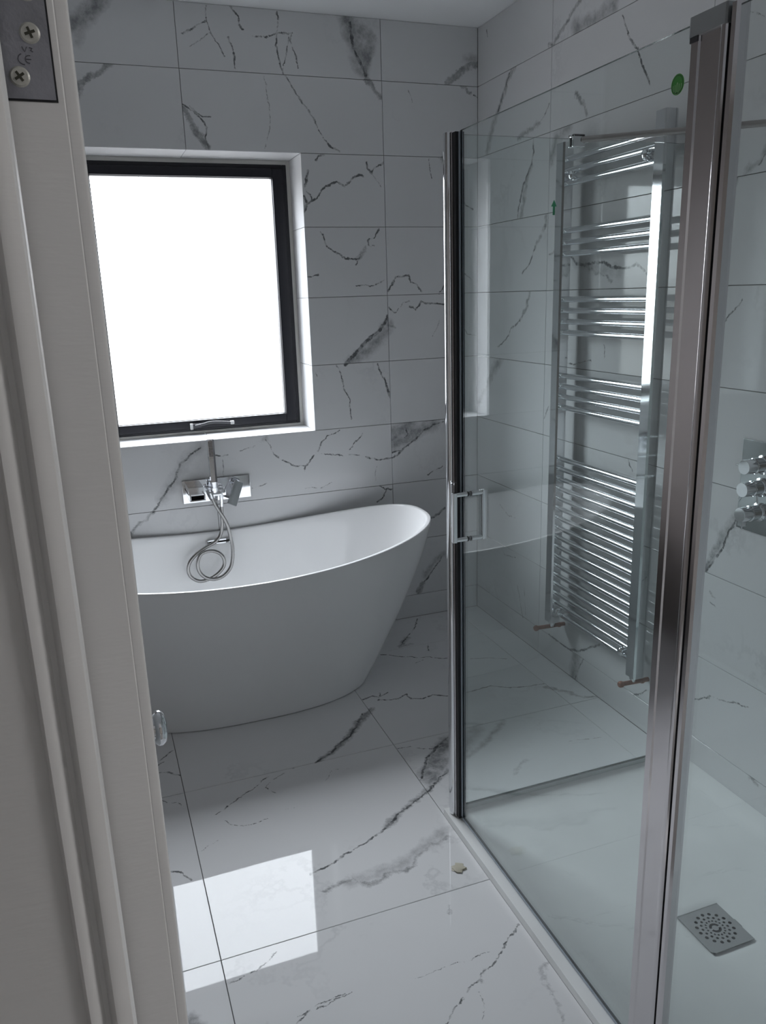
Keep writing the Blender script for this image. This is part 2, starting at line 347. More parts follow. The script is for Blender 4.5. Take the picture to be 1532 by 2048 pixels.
# marble veins: (surface B back wall x,z / R right wall y,z / F floor x,y; c crack or s smear; width m; strength; points m)
VEINS = [
 ('B','s',0.061,0.6,[(-1.599,2.747),(-1.649,2.689),(-1.698,2.659),(-1.717,2.636)]),
 ('B','s',0.0515,0.4,[(-1.65,2.684),(-1.689,2.631),(-1.707,2.599)]),
 ('B','s',0.0231,0.9,[(-1.586,2.519),(-1.636,2.493),(-1.673,2.463),(-1.712,2.439),(-1.729,2.418)]),
 ('B','s',0.0184,0.4,[(-1.715,2.414),(-1.725,2.396)]),
 ('B','c',0.0059,0.5,[(-1.202,2.753),(-1.203,2.699),(-1.192,2.659),(-1.139,2.576)]),
 ('B','c',0.0071,0.7,[(-1.203,2.699),(-1.235,2.684),(-1.301,2.644)]),
 ('B','c',0.0052,0.4,[(-1.192,2.659),(-1.235,2.624),(-1.278,2.603)]),
 ('B','c',0.0072,0.9,[(-1.104,2.759),(-1.077,2.721),(-1.069,2.693),(-1.056,2.677)]),
 ('B','c',0.0071,0.9,[(-1.12,2.644),(-1.11,2.614),(-1.103,2.578),(-1.1,2.533)]),
 ('B','c',0.0077,0.75,[(-0.911,2.753),(-0.91,2.708),(-0.916,2.671),(-0.927,2.628),(-0.909,2.553),(-0.897,2.518)]),
 ('B','c',0.0076,0.95,[(-0.897,2.518),(-0.863,2.473),(-0.839,2.436),(-0.782,2.367),(-0.76,2.315),(-0.735,2.278),(-0.714,2.255),(-0.672,2.236)]),
 ('B','c',0.0063,0.8,[(-1.025,2.658),(-0.965,2.66),(-0.916,2.671),(-0.884,2.677),(-0.853,2.675),(-0.865,2.652),(-0.855,2.633),(-0.843,2.594),(-0.839,2.548)]),
 ('B','c',0.0062,0.7,[(-0.868,2.665),(-0.888,2.579),(-0.899,2.544)]),
 ('B','c',0.007,0.8,[(-1.325,2.391),(-1.309,2.379),(-1.282,2.363),(-1.251,2.335),(-1.237,2.307),(-1.244,2.271),(-1.234,2.224)]),
 ('B','s',0.0208,0.9,[(-1.323,2.371),(-1.301,2.333),(-1.279,2.293),(-1.234,2.224)]),
 ('B','c',0.006,0.6,[(-1.296,2.383),(-1.274,2.36),(-1.249,2.35),(-1.219,2.347)]),
 ('B','c',0.0052,0.35,[(-0.984,2.513),(-0.977,2.459),(-0.972,2.403),(-0.97,2.315),(-1.001,2.237)]),
 ('B','s',0.074,0.75,[(-0.609,2.741),(-0.575,2.649),(-0.553,2.578)]),
 ('B','s',0.0495,0.8,[(-0.552,2.711),(-0.508,2.676),(-0.524,2.628),(-0.549,2.557)]),
 ('B','c',0.0123,0.9,[(-0.6,2.736),(-0.591,2.642),(-0.557,2.577),(-0.538,2.54)]),
 ('B','s',0.0197,0.8,[(-0.557,2.587),(-0.534,2.526),(-0.501,2.491),(-0.47,2.453)]),
 ('B','s',0.0231,1,[(-0.002,2.614),(-0.036,2.606),(-0.069,2.59),(-0.114,2.557),(-0.156,2.529)]),
 ('B','s',0.0363,0.35,[(-0.014,2.634),(-0.064,2.631)]),
 ('B','s',0.0154,0.9,[(-0.077,2.519),(-0.059,2.505),(-0.042,2.492)]),
 ('B','c',0.0077,0.8,[(-0.022,2.484),(-0.004,2.479)]),
 ('B','c',0.0055,0.45,[(-0.34,2.487),(-0.328,2.466),(-0.324,2.44)]),
 ('B','c',0.0083,0.9,[(-0.741,2.218),(-0.766,2.213),(-0.78,2.193)]),
 ('B','c',0.0106,0.95,[(-0.815,2.152),(-0.824,2.124),(-0.836,2.085)]),
 ('B','c',0.0071,0.95,[(-0.836,2.085),(-0.825,2.069),(-0.813,2.055),(-0.807,2.033)]),
 ('B','c',0.0094,0.8,[(-0.84,2.047),(-0.828,2.016)]),
 ('B','c',0.0095,0.95,[(-0.846,1.975),(-0.828,2.016),(-0.807,2.033),(-0.782,2.039),(-0.755,2.078),(-0.738,2.093),(-0.722,2.097),(-0.687,2.108),(-0.651,2.094),(-0.632,2.107),(-0.612,2.128),(-0.579,2.139),(-0.565,2.135)]),
 ('B','c',0.0085,0.95,[(-0.465,2.192),(-0.493,2.182),(-0.51,2.167),(-0.525,2.146),(-0.543,2.168),(-0.549,2.19)]),
 ('B','c',0.0048,0.35,[(-0.525,2.146),(-0.505,2.123),(-0.482,2.09)]),
 ('B','c',0.0055,0.6,[(-0.248,2.216),(-0.242,2.162),(-0.235,2.128)]),
 ('B','s',0.0175,0.8,[(-0.181,2.224),(-0.179,2.205)]),
 ('B','c',0.0076,0.9,[(-0.762,1.888),(-0.753,1.848),(-0.722,1.824),(-0.692,1.807),(-0.664,1.789),(-0.627,1.783),(-0.608,1.784)]),
 ('B','s',0.0167,0.5,[(-0.608,1.784),(-0.588,1.806),(-0.57,1.825)]),
 ('B','c',0.0057,0.7,[(-0.598,1.793),(-0.613,1.759)]),
 ('B','c',0.0047,0.35,[(-0.769,1.901),(-0.753,1.848)]),
 ('B','c',0.0072,0.75,[(-0.495,1.913),(-0.51,1.891),(-0.523,1.872),(-0.549,1.866),(-0.55,1.84)]),
 ('B','c',0.0057,0.7,[(-0.543,1.833),(-0.522,1.84)]),
 ('B','c',0.007,0.85,[(-0.844,1.706),(-0.82,1.709),(-0.79,1.719)]),
 ('B','c',0.0062,0.7,[(-0.615,1.67),(-0.578,1.67),(-0.55,1.663),(-0.513,1.673),(-0.48,1.688)]),
 ('B','c',0.0108,0.9,[(-0.462,1.642),(-0.439,1.669),(-0.422,1.7)]),
 ('B','c',0.0085,0.95,[(-0.422,1.7),(-0.393,1.704),(-0.359,1.705),(-0.348,1.681),(-0.316,1.663),(-0.293,1.634)]),
 ('B','c',0.0064,0.6,[(-0.177,1.659),(-0.205,1.62)]),
 ('B','c',0.0058,0.6,[(-0.46,1.569),(-0.43,1.543),(-0.388,1.587),(-0.358,1.593)]),
 ('B','c',0.0088,0.95,[(-0.356,1.57),(-0.328,1.553),(-0.31,1.566),(-0.292,1.591),(-0.271,1.581),(-0.225,1.577),(-0.178,1.571),(-0.133,1.565)]),
 ('B','s',0.0145,0.9,[(-0.452,1.482),(-0.432,1.475)]),
 ('B','c',0.0054,0.4,[(-0.202,1.502),(-0.221,1.463),(-0.24,1.427)]),
 ('B','c',0.0167,0.9,[(-0.465,1.526),(-0.486,1.493),(-0.51,1.466),(-0.558,1.43),(-0.614,1.382),(-0.647,1.35),(-0.683,1.319)]),
 ('B','s',0.0574,0.5,[(-0.464,1.487),(-0.516,1.421),(-0.572,1.378),(-0.656,1.327)]),
 ('B','s',0.0238,0.7,[(-0.59,1.379),(-0.63,1.346),(-0.661,1.325)]),
 ('B','c',0.0071,0.75,[(-0.725,1.314),(-0.707,1.273),(-0.698,1.207),(-0.671,1.154),(-0.666,1.059)]),
 ('B','c',0.0087,0.95,[(-0.523,1.31),(-0.506,1.26),(-0.489,1.233),(-0.48,1.207)]),
 ('B','c',0.0121,0.9,[(-0.48,1.207),(-0.473,1.18),(-0.469,1.151)]),
 ('B','c',0.0061,0.6,[(-0.827,1.287),(-0.823,1.271)]),
 ('B','s',0.0735,0.75,[(-0.462,0.961),(-0.419,0.982),(-0.361,1.002)]),
 ('B','s',0.0641,0.55,[(-0.452,0.916),(-0.405,0.937),(-0.34,0.975),(-0.238,1.002)]),
 ('B','c',0.0099,0.8,[(-0.464,0.88),(-0.417,0.886),(-0.363,0.92),(-0.298,0.969),(-0.244,0.997),(-0.189,1.01)]),
 ('B','s',0.0296,0.5,[(-0.458,0.902),(-0.368,0.938),(-0.298,0.982)]),
 ('B','c',0.0086,0.9,[(-0.465,0.858),(-0.436,0.865),(-0.39,0.903)]),
 ('B','c',0.0064,0.8,[(-0.388,0.989),(-0.38,0.964),(-0.397,0.946)]),
 ('B','c',0.0083,1,[(-0.597,0.869),(-0.566,0.86),(-0.533,0.851),(-0.465,0.853)]),
 ('B','c',0.0065,0.8,[(-1.322,0.953),(-1.284,0.942),(-1.262,0.946)]),
 ('B','c',0.0051,0.4,[(-1.285,0.94),(-1.288,0.897),(-1.284,0.836)]),
 ('B','c',0.0056,0.4,[(-1.201,0.96),(-1.169,0.966),(-1.131,0.976)]),
 ('B','c',0.0097,0.7,[(-1.379,0.99),(-1.428,0.959),(-1.471,0.927)]),
 ('B','c',0.0097,0.8,[(-1.471,0.927),(-1.494,0.877),(-1.523,0.832),(-1.557,0.792),(-1.59,0.749),(-1.615,0.718)]),
 ('B','s',0.0163,0.75,[(-1.615,0.718),(-1.669,0.676),(-1.723,0.63)]),
 ('B','s',0.0508,0.25,[(-1.376,0.995),(-1.451,0.941),(-1.503,0.855),(-1.566,0.77)]),
 ('B','c',0.0071,0.95,[(-1.049,0.925),(-1.021,0.907),(-0.994,0.886),(-0.948,0.86),(-0.901,0.856),(-0.883,0.877),(-0.862,0.907)]),
 ('B','c',0.0056,0.5,[(-1.081,0.997),(-1.064,0.966),(-1.05,0.927)]),
 ('B','c',0.0057,0.8,[(-0.901,0.857),(-0.908,0.834)]),
 ('B','s',0.021,0.4,[(-1.095,0.994),(-1.073,1.001)]),
 ('B','c',0.0071,0.85,[(-0.727,1.012),(-0.754,0.999),(-0.787,0.988),(-0.82,0.957),(-0.842,0.921)]),
 ('B','c',0.0057,0.7,[(-0.826,0.908),(-0.779,0.903),(-0.706,0.889),(-0.631,0.885)]),
 ('B','c',0.0067,0.7,[(-0.61,0.99),(-0.641,0.958),(-0.681,0.913)]),
 ('B','c',0.0053,0.4,[(-0.779,0.764),(-0.806,0.75),(-0.835,0.743),(-0.908,0.749)]),
 ('B','c',0.0056,0.6,[(-1.163,0.78),(-1.128,0.786),(-1.088,0.793)]),
 ('B','c',0.0049,0.35,[(-0.547,0.816),(-0.551,0.782),(-0.554,0.749)]),
 ('B','c',0.0084,1,[(-0.531,0.717),(-0.506,0.701),(-0.469,0.697)]),
 ('B','c',0.0084,0.95,[(-0.499,0.695),(-0.513,0.664),(-0.55,0.643)]),
 ('B','c',0.0065,0.6,[(-0.195,0.785),(-0.236,0.769),(-0.275,0.745)]),
 ('B','c',0.0128,0.95,[(-0.189,0.561),(-0.223,0.538),(-0.259,0.525)]),
 ('B','s',0.0312,0.4,[(-0.191,0.319),(-0.248,0.289),(-0.3,0.221)]),
 ('B','c',0.0091,0.8,[(-0.2,0.307),(-0.238,0.26),(-0.269,0.224),(-0.301,0.185)]),
 ('B','s',0.0261,0.9,[(-0.312,0.173),(-0.336,0.132)]),
 ('B','c',0.0076,0.5,[(-0.091,2.05),(-0.06,2.018),(-0.027,1.996)]),
 ('B','c',0.006,0.4,[(-0.08,1.716),(-0.03,1.68)]),
 ('B','c',0.006,0.4,[(-0.089,1.472),(-0.054,1.428),(-0.013,1.417)]),
 ('R','s',0.0155,0.7,[(-0.81,2.621),(-0.768,2.602),(-0.725,2.581),(-0.671,2.551),(-0.626,2.526),(-0.597,2.528)]),
 ('R','s',0.0421,0.5,[(-1.015,2.551),(-0.96,2.538),(-0.899,2.535),(-0.781,2.54)]),
 ('R','c',0.0071,0.9,[(-1.06,2.501),(-1.082,2.462),(-1.105,2.42),(-1.152,2.372),(-1.177,2.322),(-1.203,2.287),(-1.231,2.25)]),
 ('R','s',0.0219,0.6,[(-0.334,2.517),(-0.277,2.48),(-0.194,2.38)]),
 ('R','c',0.0073,0.7,[(-0.306,2.517),(-0.247,2.454),(-0.194,2.38)]),
 ('R','s',0.0273,0.5,[(-0.194,2.38),(-0.132,2.315),(-0.093,2.233)]),
 ('R','s',0.0127,0.7,[(-0.794,2.325),(-0.825,2.293),(-0.848,2.278),(-0.877,2.231)]),
 ('R','c',0.0054,0.5,[(-0.615,2.321),(-0.591,2.298),(-0.537,2.268)]),
 ('R','s',0.0185,0.6,[(-0.537,2.268),(-0.478,2.259),(-0.42,2.248),(-0.376,2.242)]),
 ('R','s',0.0391,0.55,[(-0.754,2.215),(-0.672,2.193),(-0.632,2.118)]),
 ('R','c',0.0092,0.8,[(-0.497,2.214),(-0.501,2.167),(-0.49,2.128),(-0.426,2.054),(-0.397,1.996),(-0.381,1.929)]),
 ('R','s',0.0206,0.6,[(-0.491,2.121),(-0.444,2.058),(-0.411,1.927)]),
 ('R','c',0.0062,0.6,[(-0.083,2.727),(-0.093,2.701)]),
 ('R','s',0.0155,0.65,[(-0.61,1.915),(-0.595,1.866),(-0.529,1.802)]),
 ('R','c',0.0072,0.7,[(-0.529,1.802),(-0.487,1.734),(-0.427,1.693)]),
 ('R','c',0.0084,0.85,[(-0.641,1.766),(-0.697,1.774),(-0.741,1.759),(-0.794,1.748),(-0.833,1.724),(-0.871,1.712)]),
 ('R','c',0.0099,0.9,[(-0.871,1.712),(-0.941,1.714),(-0.989,1.717),(-1.023,1.714),(-1.066,1.695),(-1.102,1.69)]),
 ('R','c',0.0085,0.7,[(-1.102,1.69),(-1.172,1.692),(-1.198,1.706),(-1.243,1.68),(-1.274,1.65)]),
 ('R','s',0.0119,0.6,[(-0.894,1.711),(-0.97,1.682),(-1.023,1.67),(-1.067,1.645)]),
 ('R','s',0.036,0.3,[(-0.826,1.732),(-0.959,1.699),(-1.111,1.685)]),
 ('R','s',0.0136,0.7,[(-0.491,1.613),(-0.477,1.584),(-0.466,1.553),(-0.412,1.497)]),
 ('R','c',0.0075,0.85,[(-0.412,1.497),(-0.332,1.456),(-0.315,1.427),(-0.211,1.373)]),
 ('R','s',0.0388,0.6,[(-0.232,1.315),(-0.183,1.277),(-0.148,1.236)]),
 ('R','s',0.0299,0.5,[(-0.148,1.236),(-0.082,1.173),(-0.018,1.092)]),
 ('R','c',0.0066,0.7,[(-0.662,1.146),(-0.644,1.118),(-0.629,1.09)]),
 ('R','c',0.005,0.7,[(-0.776,1.506),(-0.778,1.469),(-0.794,1.429),(-0.797,1.386),(-0.778,1.341),(-0.814,1.336)]),
 ('R','c',0.0054,0.7,[(-0.778,1.341),(-0.848,1.336),(-0.89,1.348),(-0.956,1.357)]),
 ('R','c',0.0047,0.6,[(-1.035,1.42),(-1.044,1.375)]),
 ('R','s',0.0165,0.45,[(-1.736,1.978),(-1.706,1.949),(-1.669,1.929)]),
 ('R','c',0.0049,0.5,[(-1.737,1.97),(-1.712,1.942)]),
 ('R','s',0.0203,0.8,[(-1.624,1.92),(-1.618,1.875),(-1.609,1.82),(-1.598,1.773),(-1.585,1.723)]),
 ('R','c',0.0068,0.7,[(-1.617,1.918),(-1.612,1.862),(-1.603,1.801)]),
 ('R','c',0.0047,0.6,[(-1.701,1.584),(-1.682,1.562),(-1.656,1.534),(-1.628,1.511),(-1.596,1.493)]),
 ('R','s',0.0169,0.5,[(-1.609,1.622),(-1.599,1.602),(-1.586,1.584)]),
 ('R','c',0.0069,0.95,[(-1.747,0.932),(-1.731,0.892),(-1.714,0.855),(-1.699,0.815),(-1.672,0.769),(-1.642,0.728)]),
 ('R','s',0.0272,0.4,[(-1.75,0.942),(-1.717,0.885),(-1.69,0.837)]),
 ('R','s',0.0209,0.6,[(-1.69,0.837),(-1.663,0.784),(-1.635,0.731)]),
 ('R','c',0.0047,0.5,[(-1.629,0.25),(-1.678,0.285),(-1.718,0.309),(-1.775,0.321),(-1.822,0.339),(-1.865,0.345)]),
 ('R','c',0.005,0.7,[(-1.213,1.02),(-1.224,0.996),(-1.237,0.977)]),
 ('R','c',0.0045,0.6,[(-1.297,1.005),(-1.274,0.945)]),
 ('R','s',0.0088,0.6,[(-1.67,0.663),(-1.682,0.651)]),
 ('R','c',0.0039,0.4,[(-1.665,0.624),(-1.693,0.617)]),
 ('R','c',0.0089,0.7,[(-0.718,0.123),(-0.796,0.121),(-0.864,0.119),(-0.943,0.14),(-1.006,0.176),(-1.087,0.234)]),
 ('R','s',0.0495,0.6,[(-0.929,0.121),(-0.917,0.064),(-0.913,0.001)]),
 ('R','c',0.0067,0.6,[(-0.981,0.121),(-0.955,0.069),(-0.928,0.003)]),
 ('R','c',0.0057,0.6,[(-1.317,0.119),(-1.354,0.143),(-1.4,0.18)]),
 ('R','c',0.0044,0.5,[(-1.503,0.611),(-1.526,0.583),(-1.536,0.559)]),
 ('R','s',0.0175,0.8,[(-1.588,0.112),(-1.609,0.107)]),
 ('R','s',0.0156,0.5,[(-1.583,0.109),(-1.592,0.069)]),
 ('R','c',0.0054,0.35,[(-0.244,0.617),(-0.325,0.586),(-0.393,0.589)]),
 ('R','c',0.0054,0.4,[(-0.426,0.263),(-0.452,0.195),(-0.482,0.117)]),
 ('R','c',0.0048,0.35,[(-0.486,0.284),(-0.51,0.14)]),
 ('R','c',0.0059,0.4,[(-0.248,0.413),(-0.3,0.377),(-0.398,0.391)]),
 ('R','c',0.0038,0.4,[(-1.594,2.382),(-1.634,2.346),(-1.69,2.317)]),
 ('R','s',0.0145,0.5,[(-1.901,0.117),(-1.932,0.11)]),
 ('F','c',0.0068,0.85,[(-1.683,-0.814),(-1.712,-0.839),(-1.732,-0.859)]),
 ('F','c',0.0078,0.95,[(-1.748,-0.899),(-1.748,-0.939),(-1.713,-0.953),(-1.699,-0.966),(-1.678,-0.992)]),
 ('F','c',0.0059,0.7,[(-1.748,-0.898),(-1.723,-0.877)]),
 ('F','s',0.0286,0.9,[(-0.896,-0.823),(-0.94,-0.865),(-0.988,-0.911),(-1.038,-0.977)]),
 ('F','c',0.0099,0.95,[(-0.938,-0.84),(-1.036,-0.978),(-1.087,-1.013),(-1.135,-1.06),(-1.207,-1.1)]),
 ('F','s',0.0235,0.8,[(-1.016,-0.947),(-1.093,-1.03),(-1.189,-1.094)]),
 ('F','c',0.0045,0.55,[(-1.287,-1.107),(-1.333,-1.124),(-1.378,-1.148),(-1.411,-1.184)]),
 ('F','c',0.0055,0.85,[(-1.385,-1.122),(-1.416,-1.144),(-1.448,-1.169),(-1.487,-1.192),(-1.527,-1.218),(-1.588,-1.266)]),
 ('F','c',0.0044,0.7,[(-1.408,-1.186),(-1.39,-1.209),(-1.376,-1.241)]),
 ('F','c',0.0042,0.6,[(-1.568,-1.306),(-1.554,-1.336),(-1.522,-1.355),(-1.48,-1.354),(-1.432,-1.349)]),
 ('F','c',0.0038,0.4,[(-1.605,-1.394),(-1.635,-1.407),(-1.662,-1.427)]),
 ('F','c',0.0066,0.8,[(-1.765,-1.476),(-1.746,-1.488),(-1.732,-1.501),(-1.719,-1.522),(-1.707,-1.542)]),
 ('F','c',0.0041,0.6,[(-1.755,-1.113),(-1.717,-1.144),(-1.696,-1.147),(-1.693,-1.172)]),
 ('F','c',0.0037,0.4,[(-1.103,-1.182),(-1.134,-1.175),(-1.162,-1.163),(-1.205,-1.221)]),
 ('F','c',0.0035,0.5,[(-1.372,-1.323),(-1.345,-1.329)]),
 ('F','c',0.0044,0.7,[(-1.665,-1.949),(-1.64,-1.944),(-1.62,-1.938),(-1.591,-1.931),(-1.563,-1.916),(-1.534,-1.896)]),
 ('F','c',0.0042,0.65,[(-1.412,-2.084),(-1.455,-2.089),(-1.492,-2.093),(-1.524,-2.11),(-1.545,-2.124)]),
 ('F','s',0.0311,0.6,[(-1.783,-2.021),(-1.764,-2.019),(-1.749,-2.039)]),
 ('F','c',0.0088,0.85,[(-0.849,-1.377),(-0.883,-1.4),(-0.929,-1.433),(-1.003,-1.475),(-1.043,-1.495),(-1.081,-1.528),(-1.117,-1.55)]),
 ('F','c',0.0074,0.85,[(-1.117,-1.55),(-1.166,-1.576),(-1.213,-1.597),(-1.259,-1.612),(-1.311,-1.635),(-1.378,-1.656)]),
 ('F','s',0.0232,0.6,[(-0.788,-1.328),(-0.882,-1.398),(-0.986,-1.462),(-1.091,-1.53)]),
 ('F','s',0.0571,0.8,[(-0.701,-1.152),(-0.756,-1.203),(-0.82,-1.274),(-0.876,-1.331)]),
 ('F','c',0.0095,0.8,[(-0.697,-1.135),(-0.767,-1.18),(-0.833,-1.241),(-0.898,-1.347)]),
 ('F','c',0.0073,0.8,[(-0.793,-1.343),(-0.834,-1.358),(-0.874,-1.404)]),
 ('F','s',0.0445,0.6,[(-0.77,-1.268),(-0.832,-1.326),(-0.873,-1.377)]),
 ('F','c',0.0047,0.6,[(-0.902,-1.133),(-0.854,-1.139),(-0.82,-1.168),(-0.774,-1.188),(-0.719,-1.178)]),
 ('F','s',0.0179,0.5,[(-0.937,-1.651),(-0.975,-1.66),(-1.013,-1.672),(-1.05,-1.698),(-1.086,-1.728),(-1.122,-1.738),(-1.156,-1.735),(-1.232,-1.764)]),
 ('F','s',0.019,0.55,[(-1.232,-1.764),(-1.253,-1.738),(-1.281,-1.717),(-1.317,-1.725),(-1.358,-1.731)]),
 ('F','s',0.0425,0.3,[(-0.932,-1.622),(-1.041,-1.678),(-1.139,-1.72),(-1.281,-1.729)]),
 ('F','c',0.0086,0.9,[(-0.845,-0.76),(-0.796,-0.777),(-0.748,-0.774),(-0.716,-0.756),(-0.713,-0.804),(-0.672,-0.82),(-0.617,-0.808),(-0.562,-0.839)]),
 ('F','c',0.0073,0.75,[(-0.901,-0.731),(-0.851,-0.715),(-0.831,-0.739),(-0.784,-0.716)]),
 ('F','c',0.0065,0.7,[(-0.813,-0.704),(-0.84,-0.758)]),
 ('F','c',0.0075,0.7,[(-0.5,-0.84),(-0.462,-0.847),(-0.411,-0.84),(-0.356,-0.835),(-0.281,-0.883),(-0.205,-0.901),(-0.143,-0.907)]),
 ('F','s',0.022,0.6,[(-0.146,-0.936),(-0.111,-0.986),(-0.073,-1.039)]),
 ('F','s',0.0175,0.6,[(-0.088,-1.024),(-0.055,-1.067),(-0.009,-1.096)]),
 ('F','c',0.0071,0.9,[(-0.682,-0.356),(-0.644,-0.377),(-0.604,-0.415),(-0.566,-0.434),(-0.527,-0.463),(-0.486,-0.468)]),
 ('F','c',0.0056,0.7,[(-0.486,-0.468),(-0.446,-0.505),(-0.412,-0.514)]),
 ('F','c',0.0052,0.6,[(-0.322,-0.565),(-0.244,-0.588),(-0.166,-0.634)]),
 ('F','c',0.0081,0.6,[(-0.361,-0.028),(-0.415,-0.131),(-0.445,-0.165),(-0.483,-0.205),(-0.558,-0.299)]),
 ('F','s',0.0295,0.6,[(-0.497,-0.227),(-0.56,-0.306)]),
 ('F','s',0.0195,0.5,[(-0.508,-0.304),(-0.569,-0.314)]),
 ('F','c',0.0063,0.6,[(-0.436,-0.349),(-0.464,-0.409)]),
 ('F','c',0.0061,0.6,[(-0.567,-0.502),(-0.525,-0.487)]),
 ('F','s',0.0279,0.45,[(-0.45,-1.109),(-0.534,-1.185),(-0.606,-1.238)]),
 ('F','s',0.0507,0.35,[(-0.562,-1.114),(-0.675,-1.237),(-0.722,-1.271)]),
 ('F','s',0.0231,0.4,[(-0.606,-1.238),(-0.67,-1.268),(-0.721,-1.282)]),
 ('F','c',0.0044,0.35,[(-0.3,-1.335),(-0.223,-1.349),(-0.15,-1.365)]),
 ('F','s',0.0132,0.35,[(-0.498,-1.38),(-0.535,-1.402),(-0.581,-1.432)]),
 ('F','c',0.005,0.8,[(-0.913,-2.048),(-0.939,-2.07),(-0.969,-2.085),(-0.993,-2.106),(-1.019,-2.129),(-1.052,-2.146),(-1.085,-2.157)]),
 ('F','c',0.0038,0.65,[(-1.029,-2.099),(-1.084,-2.103),(-1.134,-2.103)]),
 ('F','c',0.0029,0.4,[(-1.134,-2.103),(-1.188,-2.106),(-1.235,-2.107)]),
 ('F','s',0.01,0.7,[(-1.057,-2.147),(-1.082,-2.16),(-1.093,-2.172)]),
 ('F','c',0.005,0.8,[(-1.089,-2.165),(-1.124,-2.184),(-1.159,-2.208),(-1.191,-2.228),(-1.219,-2.252)]),
 ('F','c',0.0039,0.7,[(-1.393,-2.086),(-1.424,-2.091),(-1.457,-2.097),(-1.489,-2.101),(-1.532,-2.101)]),
 ('F','s',0.0114,0.35,[(-0.905,-2.186),(-0.935,-2.197),(-0.948,-2.237),(-0.944,-2.29),(-0.965,-2.347)]),
 ('F','s',0.0092,0.5,[(-1.057,-1.919),(-1.064,-1.944)]),
 ('F','c',0.0034,0.5,[(-1.109,-2.201),(-1.11,-2.231),(-1.132,-2.273)]),
]

# ---------------------------------------------------------------- room shell
H = 2.7596; TH = 0.3; ZR0 = 2.5211
BX = [0.0, -0.4649, -1.3272, -2.1895, -2.42]           # vertical joints of the back wall
RY = [0.0, -0.6241, -1.4961, -2.3681, -3.17]           # vertical joints of the right wall
ZS = [H] + [ZR0 - TH*k for k in range(9)] + [0.0]      # horizontal joints
FXJ = [0.0, -0.1350, -0.9042, -1.6727, -2.42]
FYJ = [0.0, -0.3310, -1.0999, -1.8689, -2.6378, -3.17]
WX0, WX1, WZ0, WZ1 = -1.80, -0.845, ZR0-5*TH, ZR0-TH   # window opening between tile faces
REV = 0.215
TT = 0.008

_meshes = {}
def tile_obj(parent, pl, a0, a1, b0, b1, rough, spec, gap=0.0011, segs=None, idx=0, face=0.0, flip=1):
    """one tile; pl B: x,z facing -y at y=face ; R: y,z facing -x ; F: x,y facing up"""
    w, h = (a1-a0)-2*gap, (b1-b0)-2*gap
    if w < .004 or h < .004: return None
    key = (pl, flip, round(w, 4), round(h, 4))
    ca, cb = (a0+a1)/2, (b0+b1)/2
    if key not in _meshes:
        bm = new(); w2, h2 = w/2, h/2
        if pl == 'B': box(bm, -w2, w2, 0, TT*flip, -h2, h2)
        elif pl == 'R': box(bm, 0, TT*flip, -w2, w2, -h2, h2)
        else: box(bm, -w2, w2, -h2, h2, -TT*flip, 0)
        bmesh.ops.recalc_face_normals(bm, faces=bm.faces[:])
        # soften only the rim of the visible face
        ax = {'B': 1, 'R': 0, 'F': 2}[pl]
        es = [e for e in bm.edges if all(abs(v.co[ax]) < 1e-7 for v in e.verts)]
        bmesh.ops.bevel(bm, geom=es, offset=0.0006, segments=1, affect='EDGES')
        me = bpy.data.meshes.new('tile'); bm.to_mesh(me); bm.free(); me.materials.append(GROUT)
        _meshes[key] = me
    o = bpy.data.objects.new('tile', _meshes[key]); COL.objects.link(o)
    o.location = (ca, face, cb) if pl == 'B' else (face, ca, cb) if pl == 'R' else (ca, cb, face)
    o.parent = parent
    loc = []
    for pl2, k, wd, st, pts in (segs or []):
        if pl2 != pl: continue
        for (u0, v0), (u1, v1) in zip(pts, pts[1:]):
            if max(u0, u1) < a0 or min(u0, u1) > a1 or max(v0, v1) < b0 or min(v0, v1) > b1: continue
            loc.append((k, wd, st, u0-ca, v0-cb, u1-ca, v1-cb, pl))
    o.material_slots[0].link = 'OBJECT'
    if loc: m = marble('marble_tile', loc, rough, spec, idx, 1.1 if pl == 'F' else 1.0)
    else: m = PLAIN[(pl, idx % 4)]
    o.material_slots[0].material = m
    return o

ROUGH = {'B': (.07, .30), 'R': (.05, .28), 'F': (.018, .15)}
PLAIN = {(pl, i): marble('marble_plain', None, ROUGH[pl][0], ROUGH[pl][1], 31+i*7, 1.1 if pl == 'F' else 1.0) for pl in 'BRF' for i in range(4)}

# back wall slab with the window hole, tiles in front of it
bm = new(); g = 0.010
box(bm, -2.52, WX0-g, TT, .30, 0, H); box(bm, WX1+g, .10, TT, .30, 0, H)
box(bm, WX0-g, WX1+g, TT, .30, 0, WZ0-g); box(bm, WX0-g, WX1+g, TT, .30, WZ1+g, H)
wall_back = structure(link('wall_back', bm, GROUT))
n = 0
for j in range(len(ZS)-1):
    z1, z0 = ZS[j], ZS[j+1]
    for i in range(len(BX)-1):
        x1, x0 = BX[i], BX[i+1]; n += 1
        if z0 > WZ0-.01 and z1 < WZ1+.01:
            for a, b in ((x0, min(x1, WX0)), (max(x0, WX1), x1)):
                if b-a > .01: tile_obj(wall_back, 'B', a, b, z0, z1, *ROUGH['B'], segs=VEINS, idx=n)
        else: tile_obj(wall_back, 'B', x0, x1, z0, z1, *ROUGH['B'], segs=VEINS, idx=n)

bm = new(); box(bm, TT, .10, -3.287, .0079, 0, H)
wall_right = structure(link('wall_right', bm, GROUT))
for j in range(len(ZS)-1):
    for i in range(len(RY)-1):
        n += 1
        tile_obj(wall_right, 'R', RY[i+1], RY[i], ZS[j+1], ZS[j], *ROUGH['R'], segs=VEINS, idx=n)

